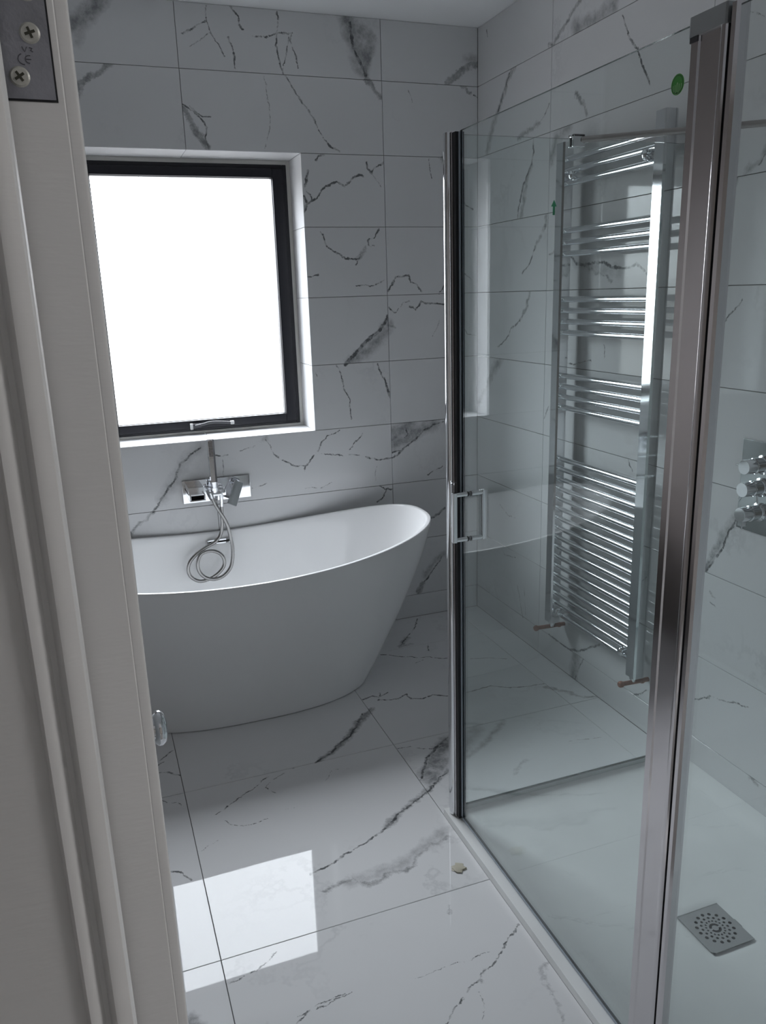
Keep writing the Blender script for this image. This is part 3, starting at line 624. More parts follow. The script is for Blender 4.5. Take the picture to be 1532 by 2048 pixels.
bm = new(); box(bm, -2.52, .10, -3.287, .30, -.10, -TT)
floor = structure(link('floor', bm, GROUT))
for j in range(len(FYJ)-1):
    for i in range(len(FXJ)-1):
        n += 1
        tile_obj(floor, 'F', FXJ[i+1], FXJ[i], FYJ[j+1], FYJ[j], *ROUGH['F'], segs=VEINS, idx=n)

bm = new(); box(bm, -2.52, .10, -3.287, .30, H, H+.1)
structure(link('ceiling', bm, CEIL))
bm = new(); box(bm, -2.52, -2.42, -3.287, TT, 0, H)
structure(link('wall_left', bm, mat('taupe_wall', (.25, .225, .21), .5)))
# front wall with the doorway the camera looks through
bm = new(); DY0, DY1 = -3.287, -3.17
box(bm, -2.42, -1.875, DY0+.001, DY1, 0, H); box(bm, -1.04, TT, DY0+.001, DY1, 0, H); box(bm, -1.875, -1.04, DY0+.001, DY1, 2.09, H)
structure(link('wall_front', bm, mat('plain_front_paint', (.82, .83, .84), .5)))
# hallway around the camera
bm = new(); box(bm, -2.9, .4, -5.2, -3.287, -.10, -.004); structure(link('floor_hallway', bm, HALLFLOOR))
bm = new(); box(bm, -2.9, .4, -5.2, -3.287, 2.45, 2.55); structure(link('ceiling_hallway', bm, CEIL))
bm = new(); box(bm, -2.9, -2.8, -5.2, -3.287, -.004, 2.45); structure(link('wall_hallway_left', bm, PLASTER))
bm = new(); box(bm, .3, .4, -5.2, -3.287, -.004, 2.45); structure(link('wall_hallway_right', bm, PLASTER))
bm = new(); box(bm, -2.8, .3, -5.2, -5.1, -.004, 2.45); structure(link('wall_hallway_back', bm, PLASTER))

# ---------------------------------------------------------------- window
win = bpy.data.objects.new('window_1', None); COL.objects.link(win); structure(win)
# tiled reveal: right side, left side, head and sill, each tile its own piece
for k in range(4):
    z1, z0 = ZR0-TH*(k+1), ZR0-TH*(k+2)
    bm = new(); box(bm, WX1, WX1+TT, TT*.0+.0005, REV, z0+.001, z1-.001); o = link('tile', bm, None, win, mats=[PLAIN[('B', k)]])
    bm = new(); box(bm, WX0-TT, WX0, .0005, REV, z0+.001, z1-.001); o = link('tile', bm, None, win, mats=[PLAIN[('B', (k+1) % 4)]])
for a, b in ((WX0, BX[2]), (BX[2], WX1)):
    bm = new(); box(bm, a+.001, b-.001, .0005, REV, WZ1, WZ1+TT); link('tile', bm, None, win, mats=[PLAIN[('B', 2)]])
    bm = new(); box(bm, a+.001, b-.001, .0005, REV, WZ0-TT, WZ0); link('tile', bm, None, win, mats=[PLAIN[('B', 3)]])
def ring(bm, x0, x1, z0, z1, wx, wz0, wz1, y0, y1, bev=0.0):
    """rectangular frame; wx side width, wz0 bottom, wz1 top"""
    box(bm, x0, x0+wx, y0, y1, z0, z1, bev); box(bm, x1-wx, x1, y0, y1, z0, z1, bev)
    box(bm, x0+wx-.0005, x1-wx+.0005, y0, y1, z0, z0+wz0, bev); box(bm, x0+wx-.0005, x1-wx+.0005, y0, y1, z1-wz1, z1, bev)
bm = new(); ring(bm, WX0, WX1, WZ0, WZ1, .019, .013, .019, .206, .262, .0015); link('window_trim', bm, UPVC, win, True)
bm = new(); ring(bm, WX0+.0185, WX1-.0185, WZ0+.0125, WZ1-.0185, .020, .016, .018, .198, .258, .003); link('frame', bm, BLACK_FRAME, win, True)
bm = new(); ring(bm, WX0+.036, WX1-.036, WZ0+.026, WZ1-.035, .052, .040, .040, .186, .250, .005); link('sash', bm, BLACK_FRAME, win, True)
bm = new(); ring(bm, WX0+.0855, WX1-.0845, WZ0+.0635, WZ1-.0725, .006, .005, .005, .196, .210, .002); link('glazing_bead', bm, RUBBER, win, True)
bm = new(); box(bm, WX0+.085, WX1-.084, .215, .221, WZ0+.062, WZ1-.071); link('glass_pane', bm, WINGLASS, win)
bm = new()
box(bm, -1.385, -1.345, .172, .187, 1.050, 1.072, .003)
tube(bm, catmull([(-1.372, .168, 1.062), (-1.340, .150, 1.070), (-1.30, .142, 1.078), (-1.25, .140, 1.075), (-1.215, .142, 1.070)], 6), .0065, 10)
hd = link('window_handle', bm, mat('black_handle', (.02, .02, .025), .55), win, True)
bm = new(); box(bm, -1.395, -1.382, .168, .1865, 1.046, 1.074, .002); box(bm, -1.214, -1.196, .134, .150, 1.062, 1.078, .003)
link('handle_cap', bm, mat('grey_handle_cap', (.35, .35, .35), .5), hd, True)

# ---------------------------------------------------------------- door, lining and architrave at the left
cx, cy = CAM.x, CAM.y
door = bpy.data.objects.new('door_1', None); COL.objects.link(door); structure(door)
DX0, DX1, DYF, DYB = -1.8455, -1.8045, -3.157, -2.397
bm = new()
prism(bm, [(DX0, DYF), (-1.8112, DYF), (-1.8106, DYF+.0006), (-1.8100, DYF+.0003), (-1.8062, DYF+.0004), (-1.8051, DYF+.0009), (DX1, DYF+.0022), (DX1, DYB), (DX0, DYB)], .006, 2.03)
link('door_leaf', bm, PAINT, door, True)
bm = new(); prism(bm, [(cx-.060, cy+.3185), (cx-.0186, cy+.3185), (cx-.0186, cy+.4245), (cx-.060, cy+.4245)], 0, 2.06)
link('door_lining', bm, PAINT, door)
bm = new(); box(bm, DX0+.0004, -1.8137, DYF-.0003, DYF+.001, 1.7163, 1.8177); link('hinge_gap_shade', bm, RUBBER, door)  # dark backing box; its rim paints the shaded gap around the hinge plate
bm = new(); box(bm, DX0+.0008, -1.8145, DYF-.0008, DYF+.0008, 1.7172, 1.8168); hinge = link('hinge_plate', bm, HINGE, door)
def screw(x, z, ang):
    bm = new(); y = DYF-.0008
    lathe(bm, (x, y+.0010, z), (0, -1, 0), [(0, 0), (.0044, 0), (.0044, .0010), (.0036, .0017), (0, .0021)], 28)
    for k in range(2):
        a = ang + k*math.pi/2; ca_, sa_ = math.cos(a), math.sin(a)
        vs = []
        for du, dv in ((-.0023, -.00055), (.0023, -.00055), (.0023, .00055), (-.0023, .00055)):
            vs.append((x+du*ca_-dv*sa_, z+du*sa_+dv*ca_))
        lo = [bm.verts.new((p[0], y-.00095, p[1])) for p in vs]; hi = [bm.verts.new((p[0], y-.00125-.00003*k, p[1])) for p in vs]
        for q in [lo, hi] + [(lo[i], lo[(i+1) % 4], hi[(i+1) % 4], hi[i]) for i in range(4)]:
            bm.faces.new(q).material_index = 1
    return link('screw', bm, None, hinge, mats=[SCREW, SLOT])
screw(-1.8222, 1.7442, .35); screw(-1.8288, 1.7262, .6); screw(-1.8215, 1.7612, 1.0)
bm = new(); y = DYF-.0009
def stroke(pts): tube(bm, [Vector((x, y, z)) for x, z in pts], .00018, 6)
stroke([(-1.8262+.0022*math.cos(t), 1.7335+.0022*math.sin(t)) for t in [1.9+i*.33 for i in range(10)]])
stroke([(-1.8238+.0016*math.cos(t), 1.7335+.0016*math.sin(t)) for t in [1.2+i*.4 for i in range(10)]]); stroke([(-1.8252, 1.7335), (-1.8230, 1.7335)])
stroke([(-1.8262, 1.7385), (-1.8252, 1.7365), (-1.8243, 1.7385)]); stroke([(-1.8232, 1.7383), (-1.8220, 1.7380), (-1.8228, 1.7372), (-1.8218, 1.7366)])
link('stamp', bm, STAMP, hinge)
bm = new(); lathe(bm, (DX1-.0005, -2.45, 1.003), (1, 0, 0), [(0, 0), (.030, 0), (.030, .004), (.028, .007), (.016, .009), (.013, .014), (.020, .018), (.0262, .024), (.0268, .030), (.022, .036), (.012, .0395), (0, .0405)], 40)
link('door_knob', bm, CHROME, door, 'all')
bm = new()
arch = [(-.105, .3180), (-.105, .3000), (-.0323, .3000), (-.0318, .2984), (-.0308, .2976), (-.0290, .2979), (-.0272, .2988), (-.0261, .2999), (-.0252, .3008), (-.0232, .3008),
        (-.0224, .2998), (-.0218, .2984), (-.0206, .2972), (-.0190, .2972), (-.0165, .2982), (-.0144, .2992), (-.0136, .3010), (-.0135, .3050), (-.0137, .3180)]
prism(bm, [(cx+a, cy+b) for a, b in arch], 0, 2.12)
structure(link('trim_1', bm, PAINT, None, 40))

# ---------------------------------------------------------------- bathtub
XC, YC, A1, B1, N1, Z0, DZ, PZ = -1.334, -0.405, 0.862, 0.396, 2.519, 0.6, 0.091, 1.926
A0, B0, N0, KK = 0.540, 0.327, 2.572, 1.309
def bath_outer(t, th, inset=0.0, fz=1.0):
    gq = 1-(1-t)**KK
    a = A0+(A1-A0)*gq-inset; b = B0+(B1-B0)*gq-inset; nn = N0+(N1-N0)*gq
    c, s = math.cos(th), math.sin(th)
    ux = math.copysign(abs(c)**(2/nn), c); uy = math.copysign(abs(s)**(2/nn), s)
    return Vector((XC+a*ux, YC+b*uy, fz*t*(Z0+DZ*abs(ux)**PZ)))
bath = thing('bathtub', 'white freestanding slipper bathtub with raised end, under the window', 'bathtub')
bm = new(); NT = 160; rings = []
ths = []
for i in range(NT):
    ths.append(2*math.pi*i/NT)
def addring(f): rings.append([bm.verts.new(f(th)) for th in ths])
addring(lambda th: bath_outer(0, th, .012) + Vector((0, 0, .001)))
addring(lambda th: bath_outer(0, th, .003) + Vector((0, 0, .002)))
addring(lambda th: bath_outer(0.012, th, 0))
for k in range(1, 25): addring(lambda th, t=k/25: bath_outer(t, th))
addring(lambda th: bath_outer(.992, th))
addring(lambda th: bath_outer(1, th, .0015) + Vector((0, 0, -.0012)))
addring(lambda th: bath_outer(1, th, .0045))
addring(lambda th: bath_outer(1, th, .0145))
addring(lambda th: bath_outer(1, th, .0185) + Vector((0, 0, -.0018)))
addring(lambda th: bath_outer(.985, th, .021))
for k in range(1, 16):
    t = .97-.97*.70*k/15
    addring(lambda th, t=t, k=k: bath_outer(t, th, .023+.03*(k/15)**2))
zb = .29
for q, dz in ((.94, .045), (.84, .085), (.66, .11), (.4, .118), (.15, .120)):
    def fl(th, q=q, dz=dz):
        p0 = bath_outer(.291, th, .053); return Vector((XC+(p0.x-XC)*q, YC+(p0.y-YC)*q, p0.z*.6 + .4*.29*.62 - dz + .02))
    addring(fl)
for a, b in zip(rings, rings[1:]):
    for i in range(NT): bm.faces.new((a[i], a[(i+1) % NT], b[(i+1) % NT], b[i]))
bm.faces.new(rings[-1]); bm.faces.new(rings[0][::-1])
link('tub_shell', bm, ACRYLIC, bath, 60)
yov = YC + (B0+(B1-B0)*(1-(1-.92)**KK)) - .0245
bm = new(); box(bm, -1.392, -1.276, yov-.010, yov+.004, .546, .569, .002)
ov = link('overflow', bm, CHROME, bath, True)
bm = new(); box(bm, -1.384, -1.284, yov-.0108, yov-.0095, .5535, .5615); link('overflow_slot', bm, DARK, ov)
bm = new(); lathe(bm, (-1.334, -.405, .078), (0, 0, 1), [(0, 0), (.034, 0), (.034, .003), (.030, .006), (0, .008)], 32); link('waste_cap', bm, CHROME, bath, True)
rebase(bath, (XC, YC, 0))

# ---------------------------------------------------------------- bath tap on the back wall
tap = thing('bath_mixer_tap', 'wall-mounted chrome waterfall mixer plate above the bathtub', 'bath tap')
bm = new(); box(bm, -1.476, -1.170, -.010, 0, .742, .846, .0015); link('wall_plate', bm, CHROME, tap, True)
bm = new(); x0, x1 = -1.458, -1.390
box(bm, x0, x1, -.082, -.010, .790, .828, .002); box(bm, x0, x1, -.122, -.010, .772, .780, .0015)
box(bm, x0, x0+.006, -.118, -.010, .776, .802, .001); box(bm, x1-.006, x1, -.118, -.010, .776, .802, .001)
sp = link('waterfall_spout', bm, CHROME, tap, True)
bm = new(); box(bm, x0+.0062, x1-.0062, -.080, -.012, .7803, .7898); link('spout_opening', bm, DARK, sp)
bm = new(); box(bm, -1.330, -1.292, -.070, -.010, .776, .806, .003)
link('hose_outlet', bm, CHROME, tap, True)
bm = new(); box(bm, -1.292-.075, -1.318, -.098, -.062, .784, .798, .003); lathe(bm, (-1.345, -.080, .790), (0, 0, 1), [(0, 0), (.015, 0), (.017, .03), (0, .03)], 20)
link('handset_holder', bm, CHROME, tap, True)
bm = new(); rod(bm, (-1.3177, -.085, .790), (-1.3177, -.085, .745), .0085, 20, .002); link('outlet_elbow', bm, CHROME, tap, True)
bm = new(); rod(bm, (-1.240, -.010, .795), (-1.240, -.050, .795), .019, 28, .002); link('lever_base', bm, CHROME, tap, True)
bm = new(); box(bm, -.021, .021, -.007, .007, -.080, .034, .002)
bmesh.ops.rotate(bm, verts=bm.verts[:], cent=(0, 0, 0), matrix=Matrix.Rotation(math.radians(27), 3, 'Y') @ Matrix.Rotation(math.radians(-24), 3, 'X'))
bmesh.ops.translate(bm, verts=bm.verts[:], vec=(-1.243, -.066, .800)); link('lever', bm, CHROME, tap, True)
rebase(tap, (-1.323, 0, .794))

hand = thing('hand_shower', 'slim square chrome hand shower with looping steel hose, held above the bathtub', 'shower head')
bm = new(); prism(bm, [(-1.361, -.084), (-1.357, -.094), (-1.338, -.096), (-1.329, -.088), (-1.329, -.070), (-1.357, -.070)], .845, 1.035)
link('handset', bm, CHROME, hand)
bm = new(); lathe(bm, (-1.345, -.083, .800), (0, 0, 1), [(0, 0), (.009, 0), (.010, .012), (.0135, .022), (.016, .047), (0, .047)], 4 * 6)
link('handset_neck', bm, CHROME, hand, True)
bm = new()
for r in range(10):
    z = .964+.0068*r
    for c in range(4):
        xx = -1.3548+.0042*c; yy = -.0946 + (-.0005)*c
        box(bm, xx, xx+.0032, yy-.0011, yy+.001, z, z+.0044)
o = link('spray_nozzles', bm, RUBBER, hand); o['kind'] = 'stuff'
HP = [(-1.3642, -0.097, 0.8028), (-1.3593, -0.097, 0.7808), (-1.3499, -0.097, 0.7492), (-1.3367, -0.097, 0.7205), (-1.3158, -0.097, 0.6779), (-1.3003, -0.097, 0.632), (-1.2932, -0.1023, 0.5772), (-1.2902, -0.1094, 0.5417), (-1.2962, -0.1198, 0.4897), (-1.3115, -0.1279, 0.4496), (-1.3467, -0.1339, 0.4194), (-1.3898, -0.1355, 0.4116), (-1.4297, -0.1322, 0.4279), (-1.4503, -0.1261, 0.4587), (-1.4514, -0.1191, 0.4936), (-1.4355, -0.1125, 0.5262), (-1.4064, -0.1102, 0.5379), (-1.3754, -0.1107, 0.5355), (-1.3459, -0.1143, 0.5175), (-1.3336, -0.1202, 0.4878), (-1.3423, -0.1263, 0.4575), (-1.3736, -0.1318, 0.4303), (-1.4089, -0.1229, 0.4104), (-1.451, -0.1234, 0.4078), (-1.4832, -0.1194, 0.4282), (-1.4952, -0.1134, 0.4578), (-1.4857, -0.1061, 0.4946), (-1.4546, -0.1, 0.5251), (-1.4101, -0.0949, 0.5505), (-1.3622, -0.0906, 0.5722), (-1.334, -0.085, 0.6037), (-1.3231, -0.085, 0.6502), (-1.3219, -0.085, 0.6866), (-1.3206, -0.085, 0.7229), (-1.3177, -0.085, 0.7588)]
bm = new(); pts = catmull(HP, 8)
tube(bm, pts, lambda i: .0076 + .0004*(i % 2), 12); link('hose', bm, HOSE, hand, 'all')
for a, b in ((HP[0], HP[1]), (HP[-1], HP[-2])):
    bm = new(); a, b = Vector(a), Vector(b); rod(bm, a, a+(b-a).normalized()*.030, .0082, 16, .002); link('hose_nut', bm, CHROME, hand, True)
rebase(hand, (-1.345, -.083, .80))

# ---------------------------------------------------------------- towel radiator
rad = thing('towel_radiator', 'tall chrome ladder towel radiator on the right wall', 'towel radiator')
def post(y0, y1):
    bm = new(); c = .006
    prism(bm, [(-.048, y0), (-.084, y0), (-.090, y0+c), (-.090, y1-c), (-.084, y1), (-.048, y1)], .252, 2.142)
    link('post', bm, CHROME, rad)
post(-.868, -.814); post(-1.428, -1.372)
BZ = [2.088, 2.047, 2.005, 1.839, 1.797, 1.756, 1.591, 1.550, 1.509, 1.468, 1.303, 1.262, 1.221, 1.180] + [.972-.0413*i for i in range(17)]
for z in BZ:
    bm = new(); rod(bm, (-.069, -.866, z-.004), (-.069, -1.374, z-.004), .0112, 20); link('rail', bm, CHROME, rad, True)
for y, z in ((-.916, 2.022), (-1.330, 2.026), (-.905, .318), (-1.339, .326)):
    bm = new(); rod(bm, (-.002, y, z), (-.062, y, z), .009, 18); lathe(bm, (-.060, y, z), (-1, 0, 0), [(0, 0), (.016, 0), (.0165, .024), (.015, .032), (.010, .036), (0, .037)], 28)
    link('wall_bracket', bm, CHROME, rad, True)
for y in (-.842, -1.395):
    bm = new(); rod(bm, (-.069, y, .254), (-.069, y, .236), .013, 6, .001); rod(bm, (-.069, y, .238), (-.069, y, .228), .009, 16); link('valve_nut', bm, CHROME, rad)
rebase(rad, (-.069, -1.12, .23))
def pipe(y, zc_, x_end, lab):
    p = thing('copper_pipe', lab, 'pipe', 'copper pipes under the towel radiator')
    bm = new(); rod(bm, (-.001, y, zc_-.004), (x_end, y, zc_), .0085, 18); link('pipe_run', bm, COPPER, p, True)
    bm = new(); lathe(bm, (x_end+.004, y, zc_), (-1, 0, 0), [(0, 0), (.0105, 0), (.0125, .004), (.0120, .012), (.0090, .016), (0, .017)], 18); link('end_cap', bm, COPPER, p, True)
    bm = new(); rod(bm, (-.022, y, zc_-.004), (-.034, y, zc_-.003), .0112, 18, .002); link('collar', bm, COPPER, p, True)
    rebase(p, (0, y, zc_))
pipe(-.835, .228, -.138, 'copper pipe stub under the far post of the towel radiator')
pipe(-1.395, .226, -.118, 'copper pipe stub under the near post of the towel radiator')

# ---------------------------------------------------------------- shower tray and drain
TX0, TX1, TY0, TY1 = -.905, -.001, -3.168, -1.553
DC = Vector((-.457, -2.265, 0))
bm = new(); NX, NY = 48, 84; gridv = []
for i in range(NX+1):
    row = []
    for j in range(NY+1):
        u = i/NX; v = j/NY
        x = TX0+(TX1-TX0)*u; yv = TY0+(TY1-TY0)*v
        d = min(x-TX0, TX1-x, yv-TY0, TY1-yv)
        s = max(0, min(1, (d-.040)/.035)); s = s*s*(3-2*s)
        dd = (Vector((x, yv, 0))-DC).length
        z = .024 - .0115*s - .002*max(0, 1-dd/.6)
        if max(abs(x-DC.x), abs(yv-DC.y)) < .07: z -= .0075
        row.append(bm.verts.new((x, yv, z)))
    gridv.append(row)
for i in range(NX):
    for j in range(NY): bm.faces.new((gridv[i][j], gridv[i+1][j], gridv[i+1][j+1], gridv[i][j+1]))
edge = [gridv[i][0] for i in range(NX+1)] + [gridv[NX][j] for j in range(1, NY+1)] + [gridv[i][NY] for i in range(NX-1, -1, -1)] + [gridv[0][j] for j in range(NY-1, 0, -1)]
low = [bm.verts.new((v.co.x, v.co.y, .0003)) for v in edge]
for i in range(len(edge)): bm.faces.new((edge[i], edge[(i+1) % len(edge)], low[(i+1) % len(edge)], low[i]))
bm.faces.new(low)
tray = link('shower_tray', bm, TRAY, None, 40); tag(tray, 'low white resin shower tray filling the glazed corner', 'shower tray')

drain = thing('drain_cover', 'square brushed steel drain cover with rings of holes, in the shower tray', 'drain cover')
from mathutils.geometry import delaunay_2d_cdt
def plate_with_holes(w, loops):
    vs, fs = [], []
    def add(loop):
        s = len(vs); vs.extend(Vector(p) for p in loop); fs.append(list(range(s, s+len(loop))))
    c = .010
    add([(-w, -w+c), (-w+c, -w), (w, -w), (w, w), (-w, w)])
    for lp in loops: add(lp)
    ov_, _, of, _, _, oof = delaunay_2d_cdt(vs, [], fs, 1, 1e-6)
    return ov_, [f for f, src in zip(of, oof) if 0 in src and len(src) == 1]
loops = []
for R_, r_, k_ in ((.0235, .0029, 16), (.0345, .0037, 16), (.0470, .0048, 16)):
    for i in range(k_):
        a = 2*math.pi*(i+.5*(k_ == 16 and R_ == .0345))/k_
        loops.append([(R_*math.cos(a)+r_*math.cos(b*math.pi/5), R_*math.sin(a)+r_*math.sin(b*math.pi/5)) for b in range(10)])
for s in (0, math.pi):
    outer_ = [(.0155*math.cos(s+t), .0155*math.sin(s+t)) for t in [.25+i*.27 for i in range(11)]]
    inner_ = [(.0085*math.cos(s+t), .0085*math.sin(s+t)) for t in [.25+i*.27 for i in range(11)]]
    loops.append(outer_ + inner_[::-1])
ov_, of = plate_with_holes(.0655, loops)
bm = new(); zt = .0146; bv = [bm.verts.new((DC.x+p.x, DC.y+p.y, zt)) for p in ov_]
for f in of:
    try: bm.faces.new([bv[i] for i in f])
    except ValueError: pass
bmesh.ops.dissolve_degenerate(bm, dist=1e-6, edges=bm.edges[:])
ret = bmesh.ops.extrude_face_region(bm, geom=bm.faces[:])
bmesh.ops.translate(bm, verts=[v for v in ret['geom'] if isinstance(v, bmesh.types.BMVert)], vec=(0, 0, -.002))
link('perforated_plate', bm, BRUSHED, drain)
bm = new(); box(bm, DC.x-.066, DC.x+.066, DC.y-.066, DC.y+.066, .0036, .0044); link('drain_pit', bm, mat('drain_pit_dark', (.05, .055, .055), .7), drain)
bm = new(); box(bm, DC.x-.0655, DC.x+.0655, DC.y+.0655, DC.y+.0685, .0072, .0155, .0008); box(bm, DC.x+.0658, DC.x+.0685, DC.y-.02, DC.y+.006, .0072, .0150, .0008); link('rim_lip', bm, BRUSHED, drain)
rebase(drain, (DC.x, DC.y, .0146))

# ---------------------------------------------------------------- shower glass
XG = -.870; GT = 2.015
def pane(bm, x0, x1, y0, y1, z0, z1):
    box(bm, x0, x1, y0, y1, z0, z1)
    n_ = sorted(((x1-x0, 0), (y1-y0, 1), (z1-z0, 2)))[0][1]
    bm.normal_update()
    for f_ in bm.faces:
        nn = f_.normal; f_.material_index = 0 if abs((nn.x, nn.y, nn.z)[n_]) > .9 else 1
    return bm
def seal_strip(parent, x0, x1, y0, y1, z0, z1, m=None, name='seal'):
    bm = new(); box(bm, x0, x1, y0, y1, z0, z1, .0008, 1); return link(name, bm, m or SEAL, parent)

sdoor = thing('shower_door', 'clear glass shower door with square pull handle and wide hinge profile', 'shower door')
bm = new(); pane(bm, XG-.003, XG+.003, -2.462, -1.628, .034, GT); gl = link('glass_pane', bm, None, sdoor, mats=[GLASS, GLASS_EDGE])
seal_strip(sdoor, XG-.005, XG+.005, -1.628, -1.6205, .034, GT-.002, name='edge_seal')
seal_strip(sdoor, XG-.0045, XG+.0045, -2.462, -1.628, .026, .034, name='bottom_seal')
def handle():
    h = None
    for sx in (-1, 1):
        xo = XG+sx*.045
        bm = new(); box(bm, xo-.007, xo+.007, -1.675, -1.661, .955, 1.098, .0025)
        o = link('pull_bar', bm, CHROME, h or sdoor, True)
        if h is None: h = o; o.name = 'pull_handle'
        for z in (.962, 1.091):
            bm = new(); rod(bm, (XG+sx*.0065, -1.668, z), (xo-sx*.006, -1.668, z), .0065, 16); link('handle_arm', bm, CHROME, h, True)
            bm = new(); rod(bm, (XG+sx*.0031, -1.668, z), (XG+sx*.0066, -1.668, z), .0072, 16); link('washer', bm, RUBBER, h, True)
    return h
handle()
# hinge profile (front face towards the room)
xf = -.885
bm = new()
prism(bm, [(XG+.010, -2.466), (XG-.006, -2.464), (xf+.003, -2.4655), (xf, -2.469), (xf, -2.484), (xf+.0025, -2.487), (xf+.0025, -2.529), (xf-.0005, -2.532), (xf-.0015, -2.536), (xf-.0005, -2.541), (xf+.002, -2.5435), (XG+.010, -2.5435)], .026, 1.992)
link('hinge_profile', bm, CHROME_SOFT, sdoor, 30)
bm = new(); prism(bm, [(XG+.011, -2.4645), (xf-.001, -2.4645), (xf-.0025, -2.468), (xf-.0025, -2.541), (xf-.001, -2.5445), (XG+.011, -2.5445)], 1.992, 2.020)
link('profile_cap', bm, mat('grey_cap', (.42, .44, .45), .3, .7), sdoor)
bm = new(); box(bm, xf-.0012, XG+.005, -2.4845, -2.4665, 1.984, 1.9925); link('pivot_block', bm, RUBBER, sdoor)
# green safety-glass mark near the hinge profile
bm = new(); sy, sz, sx_ = -2.429, 1.937, XG-.0032
def disc(bm, c, ry, rz, x, th=.0004, mi=0, n_=40):
    a = [bm.verts.new((x, c[0]+ry*math.cos(2*math.pi*i/n_), c[1]+rz*math.sin(2*math.pi*i/n_))) for i in range(n_)]
    b = [bm.verts.new((x-th, v.co.y, v.co.z)) for v in a]
    bm.faces.new(a).material_index = mi; bm.faces.new(b).material_index = mi
    for i in range(n_): bm.faces.new((a[i], a[(i+1) % n_], b[(i+1) % n_], b[i])).material_index = mi
def oval_ring(bm, c, ry, rz, w, x, mi, t0=0, t1=2*math.pi, n_=28):
    p0 = p1 = None
    for i in range(n_+1):
        t = t0+(t1-t0)*i/n_
        q0 = bm.verts.new((x, c[0]+ry*math.cos(t), c[1]+rz*math.sin(t))); q1 = bm.verts.new((x, c[0]+(ry-w)*math.cos(t), c[1]+(rz-w)*math.sin(t)))
        if p0: bm.faces.new((p0, q0, q1, p1)).material_index = mi
        p0, p1 = q0, q1
disc(bm, (sy, sz), .0150, .0155, sx_)
oval_ring(bm, (sy, sz-.002), .0105, .0125, .0012, sx_-.0006, 2, math.pi*.95, math.pi*2.05)
oval_ring(bm, (sy, sz-.003), .0060, .0110, .0012, sx_-.0006, 2, math.pi*.9, math.pi*2.1)
oval_ring(bm, (sy, sz-.004), .0024, .0070, .0011, sx_-.0006, 2)
oval_ring(bm, (sy, sz), .0130, .0135, .0010, sx_-.0006, 1)
st = link('round_sticker', bm, None, sdoor, mats=[GREEN, GREEN_DARK, GREEN_LIGHT]); st['label'] = 'round green sticker with nested ovals'
rebase(sdoor, (XG, -2.5, .026))

side = thing('shower_side_panel', 'clear fixed glass panel of the shower nearest the doorway', 'glass panel')
bm = new(); pane(bm, XG-.003, XG+.003, -3.150, -2.5535, .030, GT-.001); link('glass_pane', bm, None, side, mats=[GLASS, GLASS_EDGE])
seal_strip(side, XG-.006, XG+.006, -2.5535, -2.5490, .026, GT, RUBBER, 'gasket')
bm = new(); prism(bm, [(xf+.001, -2.5500), (xf+.001, -2.5585), (xf+.006, -2.562), (XG+.008, -2.562), (XG+.008, -2.5500)], .026, 2.016); link('edge_profile', bm, CHROME_SOFT, side)
bm = new(); box(bm, XG-.009, XG+.009, -3.169, -3.145, .025, 2.012, .001); link('wall_profile', bm, CHROME_SOFT, side)
rebase(side, (XG, -2.85, .026))

YR = -1.578
ret_ = thing('shower_return_panel', 'clear fixed glass panel between the towel radiator and the shower tray', 'glass panel')
bm = new(); pane(bm, -.862, -.016, YR-.003, YR+.003, .042, GT); link('glass_pane', bm, None, ret_, mats=[GLASS, GLASS_EDGE])
bm = new(); prism(bm, [(-.856, -1.566), (-.886, -1.566), (-.8945, -1.572), (-.897, -1.583), (-.8935, -1.594), (-.886, -1.5985), (-.856, -1.5985)], .026, 2.016); link('corner_profile', bm, CHROME, ret_, True)
bm = new(); box(bm, -.887, -.856, -1.6065, -1.6005, .026, 2.016, .001); link('profile_lip', bm, CHROME_SOFT, ret_)
bm = new(); box(bm, -.883, -.858, -1.6200, -1.6062, .026, 2.014, .001); link('gasket', bm, RUBBER, ret_)
bm = new(); box(bm, -.020, 0, YR-.011, YR+.011, .025, 2.0, .0015); link('wall_profile', bm, CHROME_SOFT, ret_)
seal_strip(ret_, -.856, -.020, YR-.007, YR+.007, .0245, .040, mat('grey_bottom_seal', (.42, .46, .45), .35), 'bottom_seal')
bm = new(); ax_, az, hh = -.5695, 1.8215, .039
pg = [(-.0034, 0), (.0034, 0), (.0034, .022), (.0088, .022), (0, hh), (-.0088, .022), (-.0034, .022)]
a = [bm.verts.new((ax_+p[0], YR-.0034, az+p[1])) for p in pg]; b = [bm.verts.new((ax_+p[0], YR-.0038, az+p[1])) for p in pg]
bm.faces.new(a); bm.faces.new(b[::-1])
for i in range(len(pg)): bm.faces.new((a[i], a[(i+1) % len(pg)], b[(i+1) % len(pg)], b[i]))
o = link('arrow_sticker', bm, GREEN_ARROW, ret_); o['label'] = 'small green arrow sticker pointing up'
rebase(ret_, (-.44, YR, .026))

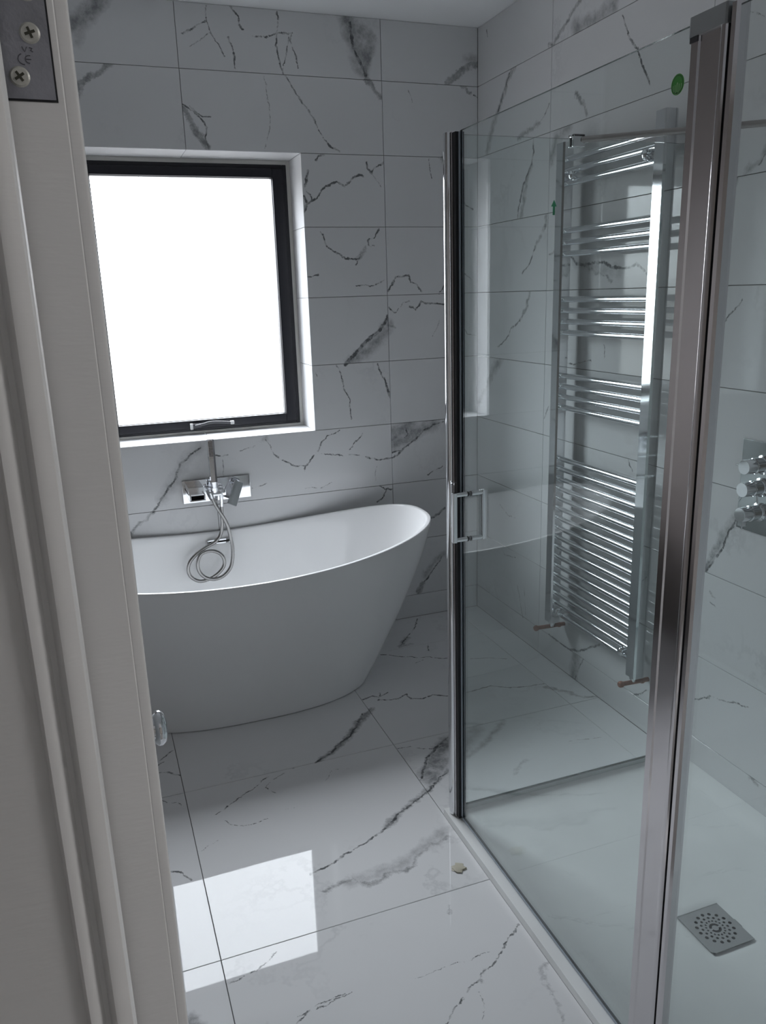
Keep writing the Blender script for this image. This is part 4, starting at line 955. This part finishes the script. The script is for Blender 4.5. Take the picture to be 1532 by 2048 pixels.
bar = thing('glass_brace_bar', 'slim metal brace bar from the glass panel top to the right wall', 'brace bar')
bm = new(); rod(bm, (-.492, -1.588, 2.012), (-.004, -2.000, 2.012), .0085, 16); link('bar', bm, mat('dull_bar_metal', (.42, .39, .38), .3, 1.0), bar, True)
bm = new(); box(bm, -.520, -.484, -1.592, -1.5825, 1.994, 2.026, .002); box(bm, -.520, -.484, -1.5735, -1.566, 1.994, 2.026, .002); box(bm, -.520, -.484, -1.592, -1.566, 2.018, 2.026, .002); link('glass_clamp', bm, CHROME, bar, True)
bm = new(); rod(bm, (-.0005, -2.003, 2.012), (-.012, -1.993, 2.012), .016, 24, .002); link('wall_flange', bm, CHROME, bar, True)
rebase(bar, (-.25, -1.79, 2.012))

# ---------------------------------------------------------------- shower valve
val = thing('shower_valve', 'three-handle chrome shower valve on a square plate, on the right wall in the shower', 'shower valve')
bm = new(); box(bm, -.008, 0, -1.905, -1.757, .908, 1.182, .0015); link('wall_plate', bm, mat('smoky_chrome', (.50, .53, .54), .12, 1.0), val, True)
for k, (z, pins) in enumerate(((1.117, [(0, 1, 0)]), (1.050, [(0, .45, -.9)]), (.975, [(0, 0, -1)]))):
    bm = new(); lathe(bm, (-.008, -1.842, z), (-1, 0, 0), [(0, 0), (.028, 0), (.028, .006), (.0225, .008), (.0225, .036), (.0235, .037), (.0235, .040), (.0215, .041), (.0215, .072), (.0205, .074), (0, .074)], 36)
    hnd = link('valve_handle', bm, CHROME, val, True)
    for d in pins:
        d = Vector(d).normalized(); c = Vector((-.070, -1.842, z))
        bm = new(); rod(bm, c+d*.019, c+d*.044, .0026, 12, .0006)
        if k == 2: box(bm, -.078, -.060, -1.851, -1.833, z-.034, z-.018, .001)
        link('handle_pin', bm, CHROME, hnd, True)
bm = new(); rod(bm, (-.030, -1.848, 1.032), (-.030, -1.853, 1.005), .0026, 12, .0006); link('handle_pin', bm, CHROME, val, True)
rebase(val, (0, -1.831, 1.045))

# ---------------------------------------------------------------- small bit of debris on the floor
bm = new()
import random
rnd = random.Random(5)
bmesh.ops.create_icosphere(bm, subdivisions=2, radius=1)
for v in bm.verts:
    r = 1 + .35*math.sin(v.co.x*5+1)*math.cos(v.co.y*6) + rnd.uniform(-.3, .3)
    v.co = Vector((-.968+v.co.x*.019*r, -1.796+v.co.y*.016*r, .0028+max(v.co.z*.0028*r, -.0026)))
o = link('sealant_scrap', bm, DEBRIS, None, True); tag(o, 'crumpled beige scrap of sealant on the floor beside the shower tray', 'debris')
